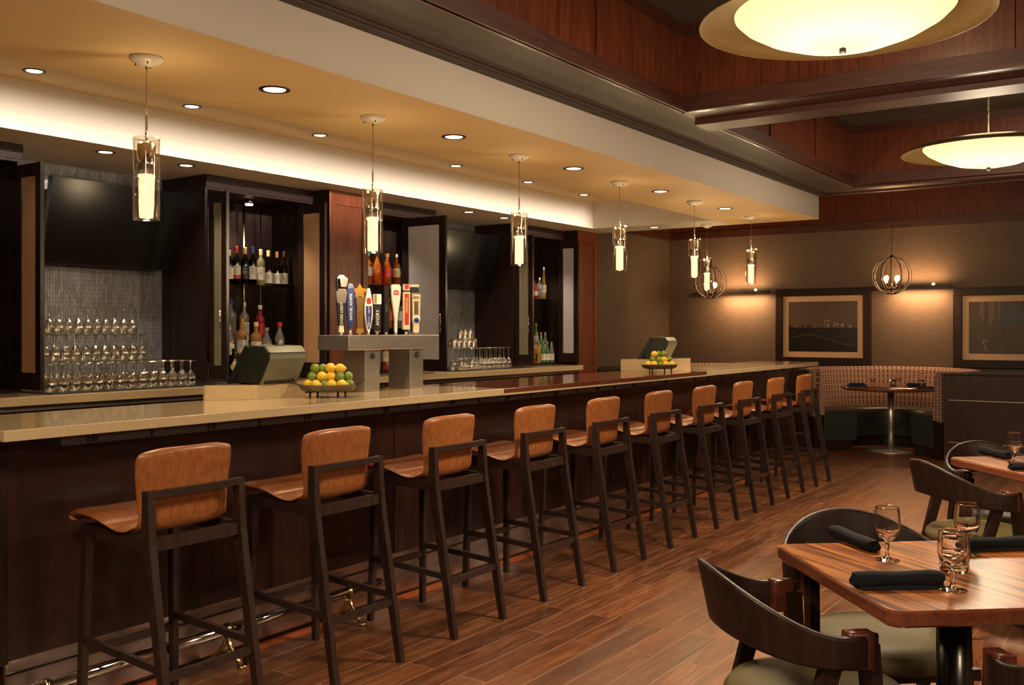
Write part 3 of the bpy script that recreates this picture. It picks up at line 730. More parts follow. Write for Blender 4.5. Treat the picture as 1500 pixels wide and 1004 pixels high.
for i in range(6):
    t0 = -1+2*i/6; t1 = -1+2*(i+1)/6; aw = .75
    def pt(t, s): a = a0+t*aw; return (.0475*math.cos(a), .0475*math.sin(a), .085+s*.05*(1-abs(t)))
    m.add([pt(t0, -1), pt(t1, -1), pt(t1, 1), pt(t0, 1)], [[0, 1, 2, 3]], 'cream')
m.build('label', o, label='cream diamond label')
GC = 'whisky bottles on the shelf behind the taps'
for i, (x, k, h, r, g, c, l, lab) in enumerate([(6.335, 'spirit', .28, .037, 'bottle_amber', 'teal', 'white', 'whisky bottle with white and teal label, leftmost behind the taps'),
        (6.455-.02, 'flask', .285, .040, 'bottle_amber', 'black', None, 'sloping whisky bottle without label, second behind the taps'),
        (6.585, 'flask', .285, .040, 'bottle_amber', 'gold', 'red', 'whisky bottle with slanted red label and gold cap'),
        (6.71, 'spirit', .29, .036, 'bottle_amber', 'silver', 'cream', 'whisky bottle with tall pale neck and cream label'),
        (6.82, 'flask', .24, .036, 'bottle_clear', 'bronze', 'silver', 'short clear bottle with grey label, rightmost on the whisky shelf')]):
    if i == 1: x = 6.455
    if x > 6.43 and x < 6.48: pass
    bottle(k, x, 5.90, 1.8005, h, r, g, c, l, lab, GC, (.28, .55))
for i, (x, k, h, g, c, l, lab) in enumerate([(6.36, 'spirit', .29, 'bottle_clear', 'silver', 'white', 'clear bottle behind the grey tap handle'), (6.60, 'flask', .27, 'bottle_amber', 'red', 'red', 'amber bottle low behind the red tap handle'),
        (6.74, 'spirit', .28, 'bottle_clear', 'red', 'white', 'bottle with red cap beside the cream tap handle')]):
    bottle(k, x, 5.90, 1.4205, h, .036, g, c, l, lab, 'bottles on the second shelf behind the taps', (.25, .55))
for i, (x, h, g, c, l) in enumerate([(6.22, .26, 'bottle_clear', 'silver', 'white'), (6.34, .28, 'bottle_clear', 'navy', 'silver'), (6.46, .30, 'bottle_amber', 'black', 'cream'), (6.60, .27, 'bottle_clear', 'gold', 'white')]):
    bottle('spirit', x, 5.80, ZK+.0205, h, .036, g, c, l, 'bottle %s from the left on the cabinet floor seen between the tap tower posts' % ORD[i], 'bottles between the tap tower posts', (.25, .55))
GD = 'bottles on the upper shelf of the last cabinet'
for (x, k, h, r, g, c, l, lab) in [(8.91, 'flask', .20, .036, 'bottle_amber', 'black', 'white', 'dark bottle with white label, leftmost on the upper shelf of the last cabinet'),
        (9.0, 'flask', .19, .036, 'bottle_red', 'black', 'white', 'short round bottle with red liqueur and white label'),
        (9.09, 'spirit', .24, .034, 'bottle_clear', 'silver', None, 'clear grey bottle beside the very tall slim bottle'),
        (9.175, 'tall', .36, .032, 'bottle_yellow', 'silver', 'white', 'very tall slim bottle tapering upwards, rightmost on its shelf')]:
    bottle(k, x, 5.90, 1.7455, h, r, g, c, l, lab, GD, (.2, .45))
# beers in three steps
for (y, z, n_, x0, dx, nm) in [(5.72, ZK+.0205, 5, 8.70, .088, 'front'), (5.82, ZK+.0205, 5, 8.74, .085, 'middle'), (5.93, ZK+.0205, 4, 8.82, .08, 'rear')]:
    extra = {'front': 0, 'middle': .10, 'rear': .20}[nm]
    if extra:
        MB().box((8.66, y-.045, z), (9.19, y+.045, z+extra-.001), 'black').build('bottle_step', cD)
    for k in range(n_):
        g = ['bottle_amber', 'bottle_yellow', 'bottle_green', 'bottle_green', 'bottle_clear'][(k+(0 if nm == 'front' else 2)) % 5] if nm == 'front' else ('bottle_clear', 'bottle_green')[k % 2]
        l = {'bottle_yellow': 'gold', 'bottle_green': 'white', 'bottle_clear': 'white', 'bottle_amber': 'black'}[g]
        bottle('beer', x0+dx*k, y, z+extra, .225, .030, g, 'gold' if k % 2 else 'silver', l,
               '%s beer bottle %s from the left in the %s row of the last cabinet' % ({'bottle_yellow': 'yellow', 'bottle_green': 'green', 'bottle_clear': 'clear', 'bottle_amber': 'brown'}[g], ORD[k], nm), 'beer bottles in the last cabinet', (.12, .42), 'crown_cap')

# ------------------------------------------------------------------ tap tower
tw = thing('beer_tap_tower', 'brushed steel beer tower on two posts carrying ten tap handles', 'beer tap')
Zc = ZT+.0005
for x, nm in ((3.87, 'post'), (4.24, 'post')):
    p = MB().box((x, 3.625, Zc), (x+.115, 3.79, 1.296), 'steel', .003).build('post', tw)
    b_ = MB(); b_.cyl((x+.055, 3.6255, 1.262), (x+.055, 3.620, 1.262), .017, 'black', 20)
    for k in range(4): b_.box((x+.045+.013*(k % 2), 3.6185, 1.252+.013*(k//2)), (x+.052+.013*(k % 2), 3.6205, 1.259+.013*(k//2)), 'silver')
    b_.build('badge', p)
MB().box((3.72, 3.60, 1.296), (4.47, 3.83, 1.376), 'steel', .004).build('crossbar', tw)
ZH = 1.3765; RX = (R(90), 0, R(-30))
def handle(x, shape, mats, word=None, wsize=.016, wmat='white', wz=.12, y=3.70):
    """mats: list of (z0, z1, half width bottom, half width top, material); shape only describes depth"""
    m = MB(); m.cyl((0, 0, 0), (0, 0, .022), .009, 'chrome', 12)
    rot = Matrix.Rotation(R(-30), 4, 'Z')
    for (z0, z1, w0, w1, mt_) in mats:
        d0 = min(w0, .013)*shape; d1 = min(w1, .013)*shape
        vs = [(-w0, -d0, z0), (w0, -d0, z0), (w0, d0, z0), (-w0, d0, z0), (-w1, -d1, z1), (w1, -d1, z1), (w1, d1, z1), (-w1, d1, z1)]
        m.add([rot @ Vector(v) for v in vs], [[3, 2, 1, 0], [4, 5, 6, 7], [0, 1, 5, 4], [1, 2, 6, 5], [2, 3, 7, 6], [3, 0, 4, 7]], mt_)
    h = m.build('tap_handle', tw, loc=(x, y, ZH))
    if word:
        t_ = text('lettering', word, wsize, wmat, h, rot @ Vector((0, -.0145*shape, wz)), (R(90), R(-90) if '\n' not in word else 0, R(-30)))
    return h
h = handle(3.765, 1, [(.015, .05, .013, .011, 'cream'), (.05, .17, .015, .023, 'black'), (.17, .232, .022, .030, 'silver'), (.232, .245, .022, .017, 'silver'), (.245, .30, .026, .026, 'dark_steel'), (.30, .318, .026, .010, 'dark_steel')], 'COORS LIGHT', .020, 'white', .108)
MB().add([(-.02, -.021, .255), (.012, -.03, .255), (.018, -.033, .30), (-.004, -.026, .312), (-.026, -.019, .30)], [[0, 1, 2, 3, 4]], 'silver').build('badge', h)
handle(3.835, 1, [(.015, .03, .006, .008, 'gold'), (.03, .12, .008, .020, 'navy'), (.12, .25, .020, .020, 'navy'), (.25, .275, .018, .010, 'navy')], 'SAMUEL ADAMS', .020, 'white', .15)
h = handle(3.905, 1, [(.01, .035, .020, .020, 'gold'), (.035, .165, .016, .018, 'brass_dark'), (.165, .205, .021, .021, 'brass_dark')], 'PREMIUM', .018, 'gold', .10)
mm = MB(); pts = []
for k in range(10): rr = .045 if k % 2 == 0 else .024; pts.append((rr*math.sin(2*PI*k/10), rr*math.cos(2*PI*k/10)))
rot = Matrix.Rotation(R(-30), 4, 'Z')
vs = [rot @ Vector((a, -.008, .235+b)) for a, b in pts]+[rot @ Vector((a, .008, .235+b)) for a, b in pts]
mm.add(vs, [list(range(10)), [10+i for i in range(10)][::-1]]+[[i, (i+1) % 10, 10+(i+1) % 10, 10+i] for i in range(10)], 'gold'); mm.build('star_ornament', h, label='gold star ornament')
def outline_handle(x, prof, mat, y=3.70, d=.011, zs=0):
    m = MB(); m.cyl((0, 0, 0), (0, 0, .022), .009, 'chrome', 12)
    pts = [(-w_, z) for w_, z in prof]+[(w_, z) for w_, z in prof[::-1]]
    n = len(pts); vs = [rot @ Vector((a, -d, b)) for a, b in pts]+[rot @ Vector((a, d, b)) for a, b in pts]
    m.add(vs, [list(range(n)), [n+i for i in range(n)][::-1]]+[[i, (i+1) % n, n+(i+1) % n, n+i] for i in range(n)], mat)
    return m.build('tap_handle', tw, loc=(x, y, ZH))
def flat(name, prof, mat, par, d, off=0, label=None):
    m = MB(); pts = [(-w_+off, z) for w_, z in prof]+[(w_+off, z) for w_, z in prof[::-1]]
    m.add([rot @ Vector((a, -d, b)) for a, b in pts], [list(range(len(pts)))], mat)
    o_ = m.build(name, par)
    if label: o_['label'] = label
    return o_
h = outline_handle(3.975, [(.004, .012), (.014, .06), (.022, .11), (.022, .16), (.016, .20), (.010, .235), (.005, .255)], 'white')
flat('panel', [(.004, .03), (.012, .07), (.017, .11), (.017, .158)], 'navy', h, .0115); flat('badge', [(.010, .168), (.014, .18), (.014, .192), (.008, .203)], 'red', h, .0115)
text('lettering', 'F\nA\nT\n\nT\nI\nR\nE', .0175, 'white', h, rot @ Vector((0, -.0125, .098)), (R(90), 0, R(-30)))
h = handle(4.045, 1, [(.015, .02, .015, .015, 'gold'), (.02, .17, .019, .019, 'black'), (.17, .225, .021, .021, 'white')], 'ANGRY', .026, 'white', .095)
flat('badge', [(.007, .172), (.007, .223)], 'gold', h, .0135, -.012)
handle(4.120, 1, [(.015, .255, .013, .013, 'dark_steel'), (.255, .275, .016, .016, 'dark_steel')], 'NITRO', .014, 'silver', .15)
h = outline_handle(4.20, [(.006, .012), (.007, .08), (.012, .13), (.022, .19), (.027, .24), (.027, .275), (.018, .285)], 'white')
flat('badge', [(.017, .225), (.017, .243), (.008, .252)], 'red', h, .0115); text('lettering', 'STELLA\nARTOIS', .0085, 'white', h, rot @ Vector((0, -.0125, .237)), (R(90), 0, R(-30)))
h = handle(4.29, 1, [(.02, .03, .009, .009, 'black'), (.03, .245, .019, .021, 'cream'), (.245, .255, .014, .014, 'black'), (.255, .29, .019, .016, 'white')])
flat('panel', [(.013, .055), (.014, .235)], 'red', h, .0135); text('lettering', 'FIREBRICK', .019, 'cream', h, rot @ Vector((0, -.0145, .17)), (R(90), R(-90), R(-30)))
flat('badge', [(.012, .26), (.014, .285), (.008, .289)], 'red', h, .0135)
h = handle(4.375, 1, [(.012, .06, .017, .017, 'cream'), (.06, .10, .017, .026, 'cream'), (.10, .235, .022, .026, 'cream')])
flat('panel', [(.013, .115), (.014, .195)], 'brass', h, .0135); text('lettering', 'SUMMIT', .0165, 'black', h, rot @ Vector((0, -.0145, .155)), (R(90), R(-90), R(-30)))
text('lettering', 'EXTRA\nPALE ALE', .010, 'black', h, rot @ Vector((0, -.0145, .216)), (R(90), 0, R(-30)))
mm = MB(); mm.lathe([(.022, 0), (.022, .003)], 'white', 20, Matrix.Translation(rot @ Vector((0, -.013, .085))) @ rot @ Matrix.Rotation(R(90), 4, 'X'))
mm.lathe([(.016, .003), (.016, .0045)], 'navy', 20, Matrix.Translation(rot @ Vector((0, -.013, .085))) @ rot @ Matrix.Rotation(R(90), 4, 'X')); mm.build('badge', h)
h = handle(4.43, 1, [(.012, .23, .016, .018, 'black'), (.23, .28, .024, .026, 'black'), (.28, .295, .028, .028, 'cream')], y=3.76)
text('lettering', 'GUINNESS', .009, 'white', h, rot @ Vector((0, -.0145, .243)), (R(90), 0, R(-30)))

# ------------------------------------------------------------------ risers, registers, fruit
def riser(pts, z1, label):
    m = MB(); m.prism(pts, Zc, z1, 'quartz'); tag(m.build('counter_riser'), label, 'counter block')
riser([(3.145, 3.66), (3.47, 3.66), (3.47, 3.828), (2.98, 3.828), (2.98, 3.815)], 1.14, 'low cream stone block under the near cash register')
riser([(7.12, 3.50), (7.76, 3.50), (7.76, 3.828), (7.12, 3.828)], 1.165, 'low cream stone block under the far cash register')
def register(loc, rz, s, label):
    t = thing('cash_register', label, 'cash register', loc, rz, 'point of sale terminals on the bar')
    # local: screen faces -x (left), housing trails to +x ; width along y
    m = MB(); w2 = .15*s; CH = [(-.05*s, .015*s), (.128*s, .0), (.149*s, .03*s), (.208*s, .150*s), (.206*s, .183*s), (.173*s, .218*s), (.06*s, .222*s), (.03*s, .203*s)]
    prof = [(-.05, .02), (.13, .0), (.150, .03), (.212, .150), (.210, .185), (.175, .222), (.06, .226), (.03, .205)]
    m.prism_x([(a*s, b*s) for a, b in prof], -w2, w2, 'plastic_olive'); o = m.build('housing', t)
    m = MB(); m.prism_x([(.20*s, .180*s), (.2125*s, .180*s), (.2115*s, .186*s), (.199*s, .186*s)], -w2-.001, w2+.001, 'black'); m.build('seam', o)
    m = MB(); m.box((-.03*s, .13*s, .218*s), (.03*s, .155*s, .2265*s), 'black', .001); m.build('vent', o)
    m = MB(); m.prism_x([(-.125*s, .0), (-.075*s, .0), (.052*s, .215*s), (.02*s, .226*s)], -w2*1.06, w2*1.06, 'plastic_dark'); m.build('screen', t, label='dark tilted touch screen')
    m = MB(); m.prism_x(CH, -w2*1.06, -w2*.98, 'plastic_dark'); m.build('side_cheek', t); m = MB(); m.prism_x(CH, w2*.98, w2*1.06, 'plastic_dark'); m.build('side_cheek', t)
    m = MB(); m.box((-w2*.8, -.05*s, 0), (w2*.8, .15*s, .02*s), 'black', .003); m.build('base', t)
    return t
register((3.285, 3.77, 1.141), R(-175), .83, 'olive grey cash register on the near end of the bar')
register((7.50, 3.72, 1.166), R(-172), .80, 'olive grey cash register at the far end of the bar')
def fruit_bowl(loc, rz, s, label, handles=True):
    t = thing('fruit_bowl', label, 'bowl', loc, rz, 'hammered metal fruit bowls on the bar')
    rows = []
    for (rr, z) in [(.45, .030), (.75, .032), (.92, .042), (1.0, .066), (1.02, .070), (.97, .068), (.88, .048), (.7, .038), (.3, .035)]:
        rows.append([Vector((s*.155*rr*(abs(math.cos(a))**.75)*(1 if math.cos(a) >= 0 else -1), s*.085*rr*(abs(math.sin(a))**.75)*(1 if math.sin(a) >= 0 else -1), s*z)) for a in [2*PI*k/32 for k in range(32)]])
    m = MB(); m.grid(rows, 'bowl_metal', closed=True); m.f.append(list(range(32))); m.fm.append(0); m.sm.append(False)
    m.f.append([8*32+i for i in range(32)]); m.fm.append(0); m.sm.append(False); m.build('dish', t)
    for x in (-.095, -.055, .055, .095):
        m = MB(); y = -.03 if abs(x) > .08 else .03
        m.lathe([(.006*s, 0), (.008*s, .006*s), (.005*s, .012*s), (.009*s, .032*s)], 'bronze', 10, c=(x*s, y*s, 0)); m.build('foot', t)
    if handles:
        for q in (-1, 1):
            m = MB(); m.tube([(q*.150*s, -.035*s, .066*s), (q*.185*s, -.03*s, .080*s), (q*.205*s, 0, .092*s), (q*.185*s, .03*s, .080*s), (q*.150*s, .035*s, .066*s)], .003*s, 'bronze', 8); m.build('handle', t)
    return t
def fruits(loc, rz, s, spec, where):
    M = Matrix.Translation(loc) @ Matrix.Rotation(rz, 4, 'Z')
    for i, (x, y, z, kind, lab) in enumerate(spec):
        m = MB()
        if kind == 'lime': m.sphere((0, 0, 0), .0265*s, 'lime', 18, (1, 1, 1.03)); m.cyl((0, 0, .0262*s), (0, 0, .029*s), .003*s, 'lime', 8)
        else: m.sphere((0, 0, 0), .0275*s, 'lemon', 18, (1.08, 1, 1)); m.lathe([(.011*s, .0), (.007*s, .010*s), (0, .013*s)], 'lemon', 12, Matrix.Translation((.024*s, 0, 0)) @ Matrix.Rotation(R(90), 4, 'Y'))
        o = m.build(kind, loc=M @ Vector((x*s, y*s, z*s+.006)), rz=rz+random.uniform(-.6, .6)); tag(o, lab+' '+where, kind, 'fruit piled '+where)
spec = [(-.105, -.01, .066, 'lemon', 'lemon low at the left end'), (-.065, -.035, .064, 'lemon', 'lemon low near the left'), (-.02, -.030, .063, 'lime', 'lime low in the middle'), (.02, -.035, .063, 'lemon', 'lemon low in the middle'),
        (.075, -.030, .064, 'lemon', 'lemon low near the right'), (.115, .0, .066, 'lime', 'lime low at the right end'),
        (-.04, .03, .063, 'lime', 'lime low at the back left'), (.045, .03, .063, 'lime', 'lime low at the back right'),
        (-.085, -.005, .108, 'lime', 'lime leftmost in the middle layer'), (-.032, -.012, .108, 'lemon', 'lemon second in the middle layer'), (.016, -.006, .106, 'lemon', 'lemon third in the middle layer'),
        (.064, -.012, .106, 'lime', 'lime fourth in the middle layer'), (.110, .010, .106, 'lime', 'lime rightmost in the middle layer'),
        (-.070, .005, .152, 'lime', 'lime leftmost on top of the pile'), (-.028, .022, .149, 'lime', 'lime second on top of the pile'), (.014, .004, .154, 'lemon', 'lemon third on top of the pile'), (.066, .006, .150, 'lemon', 'lemon rightmost on top of the pile')]
LB = Vector((3.47, 3.50, Zc)); fruit_bowl(LB, R(-45), .90, 'oval hammered bowl of limes and lemons by the tap tower'); fruits(LB, R(-45), .90, spec, 'in the near bowl')
spec2 = [(-.10, -.01, .066, 'lemon', 'lemon low at the left end'), (-.055, -.03, .066, 'lemon', 'lemon low left of the middle'), (-.005, -.035, .063, 'lime', 'lime low in the middle'), (.045, -.03, .064, 'lemon', 'lemon low right of the middle'), (.10, -.01, .064, 'lemon', 'lemon low at the right end'),
         (-.05, .03, .063, 'lime', 'lime low at the back left'), (.05, .03, .063, 'lime', 'lime low at the back right'),
         (-.062, -.004, .106, 'lime', 'lime leftmost in the middle layer'), (-.01, .0, .104, 'lime', 'lime second in the middle layer'), (.035, -.004, .106, 'lemon', 'lemon in the middle layer'), (.085, .0, .106, 'lime', 'lime rightmost in the middle layer'),
         (-.045, .0, .150, 'lemon', 'lemon topmost'), (-.002, .025, .148, 'lime', 'lime behind the topmost pair'), (.035, .0, .152, 'lime', 'lime topmost right')]
LB2 = Vector((7.0, 3.42, Zc)); fruit_bowl(LB2, R(-47), .92, 'oval hammered bowl of limes and lemons at the far end of the bar', False); fruits(LB2, R(-47), .92, spec2, 'in the far bowl')

# ------------------------------------------------------------------ pendants over the bar
def make_pendant(label, x, y, zb, ztop=ZS, zl=.33):
    t = thing('pendant_light', label, 'pendant light', (x, y, 0), 0, 'glass cylinder pendants over the bar')
    m = MB(); m.lathe([(.018, ztop-.036), (.030, ztop-.032), (.055, ztop-.020), (.066, ztop-.008), (.066, ztop-.0005)], 'porcelain', 28)
    for a in (.6, 2.4, 4.2): m.cyl((.042*math.cos(a), .042*math.sin(a), ztop-.034), (.042*math.cos(a), .042*math.sin(a), ztop-.026), .003, 'black', 8)
    m.build('canopy', t, label='white ceiling canopy')
    zt = zb+zl
    m = MB(); m.cyl((0, 0, zt+.09), (0, 0, ztop-.036), .0016, 'brass_dark', 6); m.tube([(.006*math.cos(a), 0, ztop-.042+.006*math.sin(a)) for a in [k*PI/4 for k in range(8)]], .0015, 'bronze', 6, True); m.build('cable', t)
    m = MB(); m.cyl((0, 0, zt-.03), (0, 0, zt+.09), .005, 'chrome', 10); m.cyl((-.052, 0, zt-.012), (.052, 0, zt-.012), .0025, 'chrome', 8); m.build('stem', t)
    m = MB(); m.lathe([(.02, zt-.022), (.036, zt-.026), (.036, zt-.145), (.033, zt-.148)], 'chrome', 28); m.build('socket', t, label='chrome lamp socket')
    m = MB(); m.cap = False; m.lathe([(.050, zt), (.052, zt), (.052, zb), (.048, zb), (.048, zb+.006), (.050, zt)], 'glass_tube', 32); m.build('glass_shade', t)
    m = MB(); m.lathe([(.033, zt-.15), (.0335, zt-.158), (.027, zt-.162), (.027, zb+.012), (.024, zb+.009)], 'crystal_glow', 20); m.build('crystal', t, label='glowing bubbled crystal rod')
    light('pendant_lamp', 'POINT', (x, y, zb-.02), 8.5, (1.0, .74, .42), size=.012)
    light('pendant_upglow', 'POINT', (x+.03, y-.03, zt+.0), 1.7, (1.0, .72, .38), size=.01)
PX = [2.41, 3.74, 5.08, 6.40, 7.73, 9.04]
for i, x in enumerate(PX):
    make_pendant('clear glass cylinder pendant, %s from the left over the bar' % ORD[i], x, 3.45, (1.845, 1.80, 1.81, 1.84, 1.85, 1.85)[i])
make_pendant('clear glass cylinder pendant hanging in front of the left wire globe lamp', 9.50, 4.10, 1.815)

# ------------------------------------------------------------------ recessed downlights
def downlight(x, y, z, label, power, rad=.055, spot=95, trim='bronze', grp='recessed downlights in the soffit'):
    t = thing('downlight', label, 'downlight', (x, y, z), 0, grp)
    m = MB(); m.cap = False; m.lathe([(rad*1.28, -.0005), (rad*1.28, -.004), (rad, -.005), (rad*.9, -.001)], trim, 28); m.build('trim_ring', t)
    m = MB(); m.lathe([(rad*.9, -.003), (rad*.9, -.001)], 'disc_glow', 28); m.build('lens', t)
    light('downlight_lamp', 'SPOT', (x, y, z-.012), power, SOFT, (x, y, 0), .04, spot, blend=.8)
for i, x in enumerate((3.06, 4.385, 5.70, 7.03, 8.34)):
    downlight(x, 3.425, ZS, 'downlight between pendants, %s from the left in the near row' % ORD[i], 26)
downlight(1.15, 3.425, ZS, 'downlight of the near row outside the left edge', 26)
for i, x in enumerate((2.84, 3.84, 4.92, 6.48, 7.57, 8.59)):
    downlight(x, 5.04, 2.78, 'small downlight, %s from the left in the recessed strip' % ORD[i], 14, .045, 100)
for i, x in enumerate((3.54, 4.13, 7.24, 7.81)):
    downlight(x, 5.48, ZS, 'downlight, %s from the left above the back counter' % ORD[i], 22, .045, 110)
downlight(9.434, 4.67, ZS, 'downlight near the far end of the soffit beyond the recess', 14, .05)
downlight(8.54, 1.87, ZC, 'single downlight in the far wooden coffer', 14, .05, 90, 'white', 'downlight in the coffer')

# ------------------------------------------------------------------ bowl lights in the coffers
BL = [('large brass-rimmed glass bowl light in the near coffer, cut by the top edge'), ('large brass-rimmed glass bowl light in the far coffer at the right edge')]
for i, (x, y) in enumerate(BOWLS):
    lab = BL[i] if i < 2 else 'bowl light out of view, added as fill'
    t = thing('bowl_pendant', lab, 'ceiling light', (x, y, 0), 0, 'glass bowl ceiling lights')
    m = MB(); prof = [(0, 2.595), (.10, 2.600), (.22, 2.622), (.33, 2.662), (.41, 2.708), (.445, 2.742), (.45, 2.765)]
    m.cap = False; m.lathe(prof, 'bowl_glow', 64); m.build('glass_bowl', t, label='glowing frosted glass bowl')
    m = MB(); m.cap = False; m.lathe([(.445, 2.752), (.50, 2.745), (.56, 2.728), (.592, 2.705), (.598, 2.706), (.565, 2.735), (.50, 2.758), (.445, 2.768), (.445, 2.752)], 'brass_dark', 64); m.build('rim', t, label='wide brass rim')
    m = MB(); m.lathe([(.006, 2.57), (.014, 2.572), (.014, 2.592), (.006, 2.596)], 'bronze', 14); m.build('finial', t)
    m = MB()
    m.cyl((0, 0, 2.76), (0, 0, ZC-.01), .006, 'silver', 10); m.lathe([(.06, ZC-.025), (.07, ZC-.001)], 'brass', 24)
    m.build('stem', t)

# ------------------------------------------------------------------ wire globes, wall bars, pictures
def globe(x, y, z, label, power):
    t = thing('globe_pendant', label, 'pendant light', (x, y, z), 0, 'wire globe pendants over the booths'); r = .212
    for k in range(6):
        a = PI*k/6+.2; m = MB(); m.tube([(r*math.cos(b)*math.cos(a), r*math.cos(b)*math.sin(a), r*math.sin(b)) for b in [2*PI*q/40 for q in range(40)]], .0052, 'bronze', 6, True); m.build('hoop', t)
    m = MB(); m.lathe([(.0, -r-.006), (.05, -r-.004), (.07, -r+.008), (.05, -r+.012)], 'bronze', 18); m.lathe([(.03, r-.004), (.02, r+.012), (.006, r+.03)], 'bronze', 14); m.build('hub', t)
    m = MB(); m.cyl((0, 0, r+.02), (0, 0, ZC-z-.002), .003, 'bronze', 8); m.cyl((0, 0, -r), (0, 0, -.09), .006, 'bronze', 8); m.build('rod', t)
    for k in range(4):
        a = PI/4+k*PI/2+.35; cx_, cy_ = .085*math.cos(a), .085*math.sin(a)
        m = MB(); m.tube([(0, 0, -.13), (cx_*.6, cy_*.6, -.15), (cx_, cy_, -.11)], .004, 'bronze', 6); m.cyl((cx_, cy_, -.115), (cx_, cy_, -.065), .009, 'brass', 10); ar = m.build('lamp_arm', t)
        m = MB(); m.lathe([(.008, -.065), (.020, -.045), (.022, -.025), (.013, -.006), (0, 0)], 'bulb_glow', 12, c=(cx_, cy_, 0)); m.build('bulb', ar)
    light('globe_lamp', 'POINT', (x, y, z-.02), power, (1.0, .55, .24), size=.05)
globe(11.80, 2.815, 2.035, 'wire globe pendant over the booth table between the two pictures', 16)
globe(12.40, 5.30, 2.05, 'wire globe pendant at the left end of the far wall', 14)
for (ya, yb, z, lab) in ((4.655, 5.78, 1.93, 'thin dark bar light on the far wall left of the first picture'), (2.39, 3.47, 1.95, 'thin dark bar light on the far wall between the pictures')):
    t = thing('wall_bar_light', lab, 'wall light', group='bar lights on the far wall')
    m = MB(); m.box((12.88, ya, z), (12.92, yb, z+.012), 'bronze', .002); m.box((12.88, ya, z-.03), (12.92, yb, z-.016), 'bronze', .002)
    for q in (.02, .98): yy = ya+(yb-ya)*q; m.box((12.885, yy-.01, z-.03), (12.915, yy+.01, z+.012), 'bronze')
    m.build('rails', t)
    for q in (.3, .7): m = MB(); yy = ya+(yb-ya)*q; m.cyl((12.9, yy, z-.01), (12.999, yy, z-.01), .008, 'bronze', 8); m.build('wall_arm', t)
    for q in (.18,): m = MB(); yy = ya+(yb-ya)*q; m.sphere((12.9, yy, z+.026), .016, 'bulb_glow', 12); m.build('bulb', t)
    light('bar_lamp_down', 'AREA', (12.85, ya+(yb-ya)*.35, z-.045), 12, (1.0, .54, .25), (12.97, ya+(yb-ya)*.35, .6), .6, size_y=.03)
    light('bar_lamp_up', 'AREA', (12.85, ya+(yb-ya)*.35, z+.05), 6, (1.0, .52, .22), (12.98, ya+(yb-ya)*.35, 3.2), .6, size_y=.03)
plain('print_sky', (.095, .062, .042), .4); plain('print_dark', (.012, .010, .008), .3); plain('print_mid', (.09, .07, .05), .4); plain('print_light', (.55, .42, .28), .4)
plain('print_rock', (.06, .042, .028), .5); plain('print_rock2', (.13, .092, .06), .5); plain('mat_board', (.62, .42, .26), .7)
def picture(y0, y1, z0, z1, label, kind):
    """y0 > y1 : left edge in the room has the larger y"""
    t = thing('framed_picture', label, 'picture', group='framed photographs on the far wall'); fw = .10; X0 = 12.999
    m = MB()
    for (a, b, c, d) in ((y1, y0, z1-fw, z1), (y1, y0, z0, z0+fw), (y1, y1+fw, z0+fw, z1-fw), (y0-fw, y0, z0+fw, z1-fw)): m.box((X0-.05, a, c), (X0, b, d), 'black_gloss' if 0 else 'espresso', .005)
    m.build('frame', t)
    m = MB(); m.box((X0-.02, y1+fw, z0+fw), (X0-.001, y0-fw, z1-fw), 'mat_board'); m.build('mount', t)
    a, b, c, d = y1+fw+.075, y0-fw-.075, z0+fw+.075, z1-fw-.075; W_ = b-a; H_ = d-c
    m = MB()
    def q(u0, u1, v0, v1, mt_, l): m.box((X0-.021-l*.0006, b-u1*W_, c+v0*H_), (X0-.020, b-u0*W_, c+v1*H_), mt_)
    rnd = random.Random(5)
    if kind == 'city':
        q(0, 1, 0, 1, 'print_sky', 0); q(0, 1, 0, .48, 'print_dark', 1)
        for k in range(26): u = rnd.random()*.97; q(u, u+.02, .48, .48+rnd.random()*.07, 'print_dark', 2)
        for (u, w_, h_) in ((.52, .05, .66), (.575, .03, .64), (.655, .035, .60), (.70, .03, .58), (.76, .05, .57), (.88, .05, .55)):
            q(u, u+w_, .48, h_, 'print_mid', 3)
            for k in range(14): uu = u+rnd.random()*w_*.8; vv = .48+rnd.random()*(h_-.5); q(uu, uu+.006, vv, vv+.012, 'print_light', 4)
        for k in range(40): uu = rnd.random()*.98; vv = .47+rnd.random()*.05; q(uu, uu+.005, vv, vv+.01, 'print_light', 5)
        for k in range(16): uu = rnd.random()*.98; vv = .05+rnd.random()*.4; q(uu, uu+.006, vv, vv+.008, 'print_light', 5)
        for k in range(60): uu = k/60; vv = .25+.09*math.sin(uu*5.2)-.03*uu; q(uu, uu+.017, vv, vv+.013, 'print_mid', 4)
    else:
        q(0, 1, 0, 1, 'print_rock', 0)
        for k in range(16): u = .1+rnd.random()*.8; q(u, u+.01+rnd.random()*.03, .5+rnd.random()*.2, 1, 'print_rock2', 1)
        for k in range(18): v = .05+k*.045; q(.42-.1*(v < .3), .66, v, v+.012, 'print_rock2', 2)
        q(.36, .64, .55, .86, 'print_dark', 3); q(.40, .60, .86, .92, 'print_dark', 3)
        for k in range(22): uu = .16+.06*rnd.random(); vv = .02+rnd.random()*.25; q(uu, uu+.008, vv, vv+.01, 'print_light', 4)
        q(.82, 1, .45, 1, 'print_mid', 2)
    m.build('photograph', t)
picture(4.60, 3.345, .945, 1.96, 'black framed night city photograph above the curved booth', 'city')
picture(2.37, 1.05, .945, 1.925, 'black framed dark rocky arch photograph cut by the right edge', 'rock')

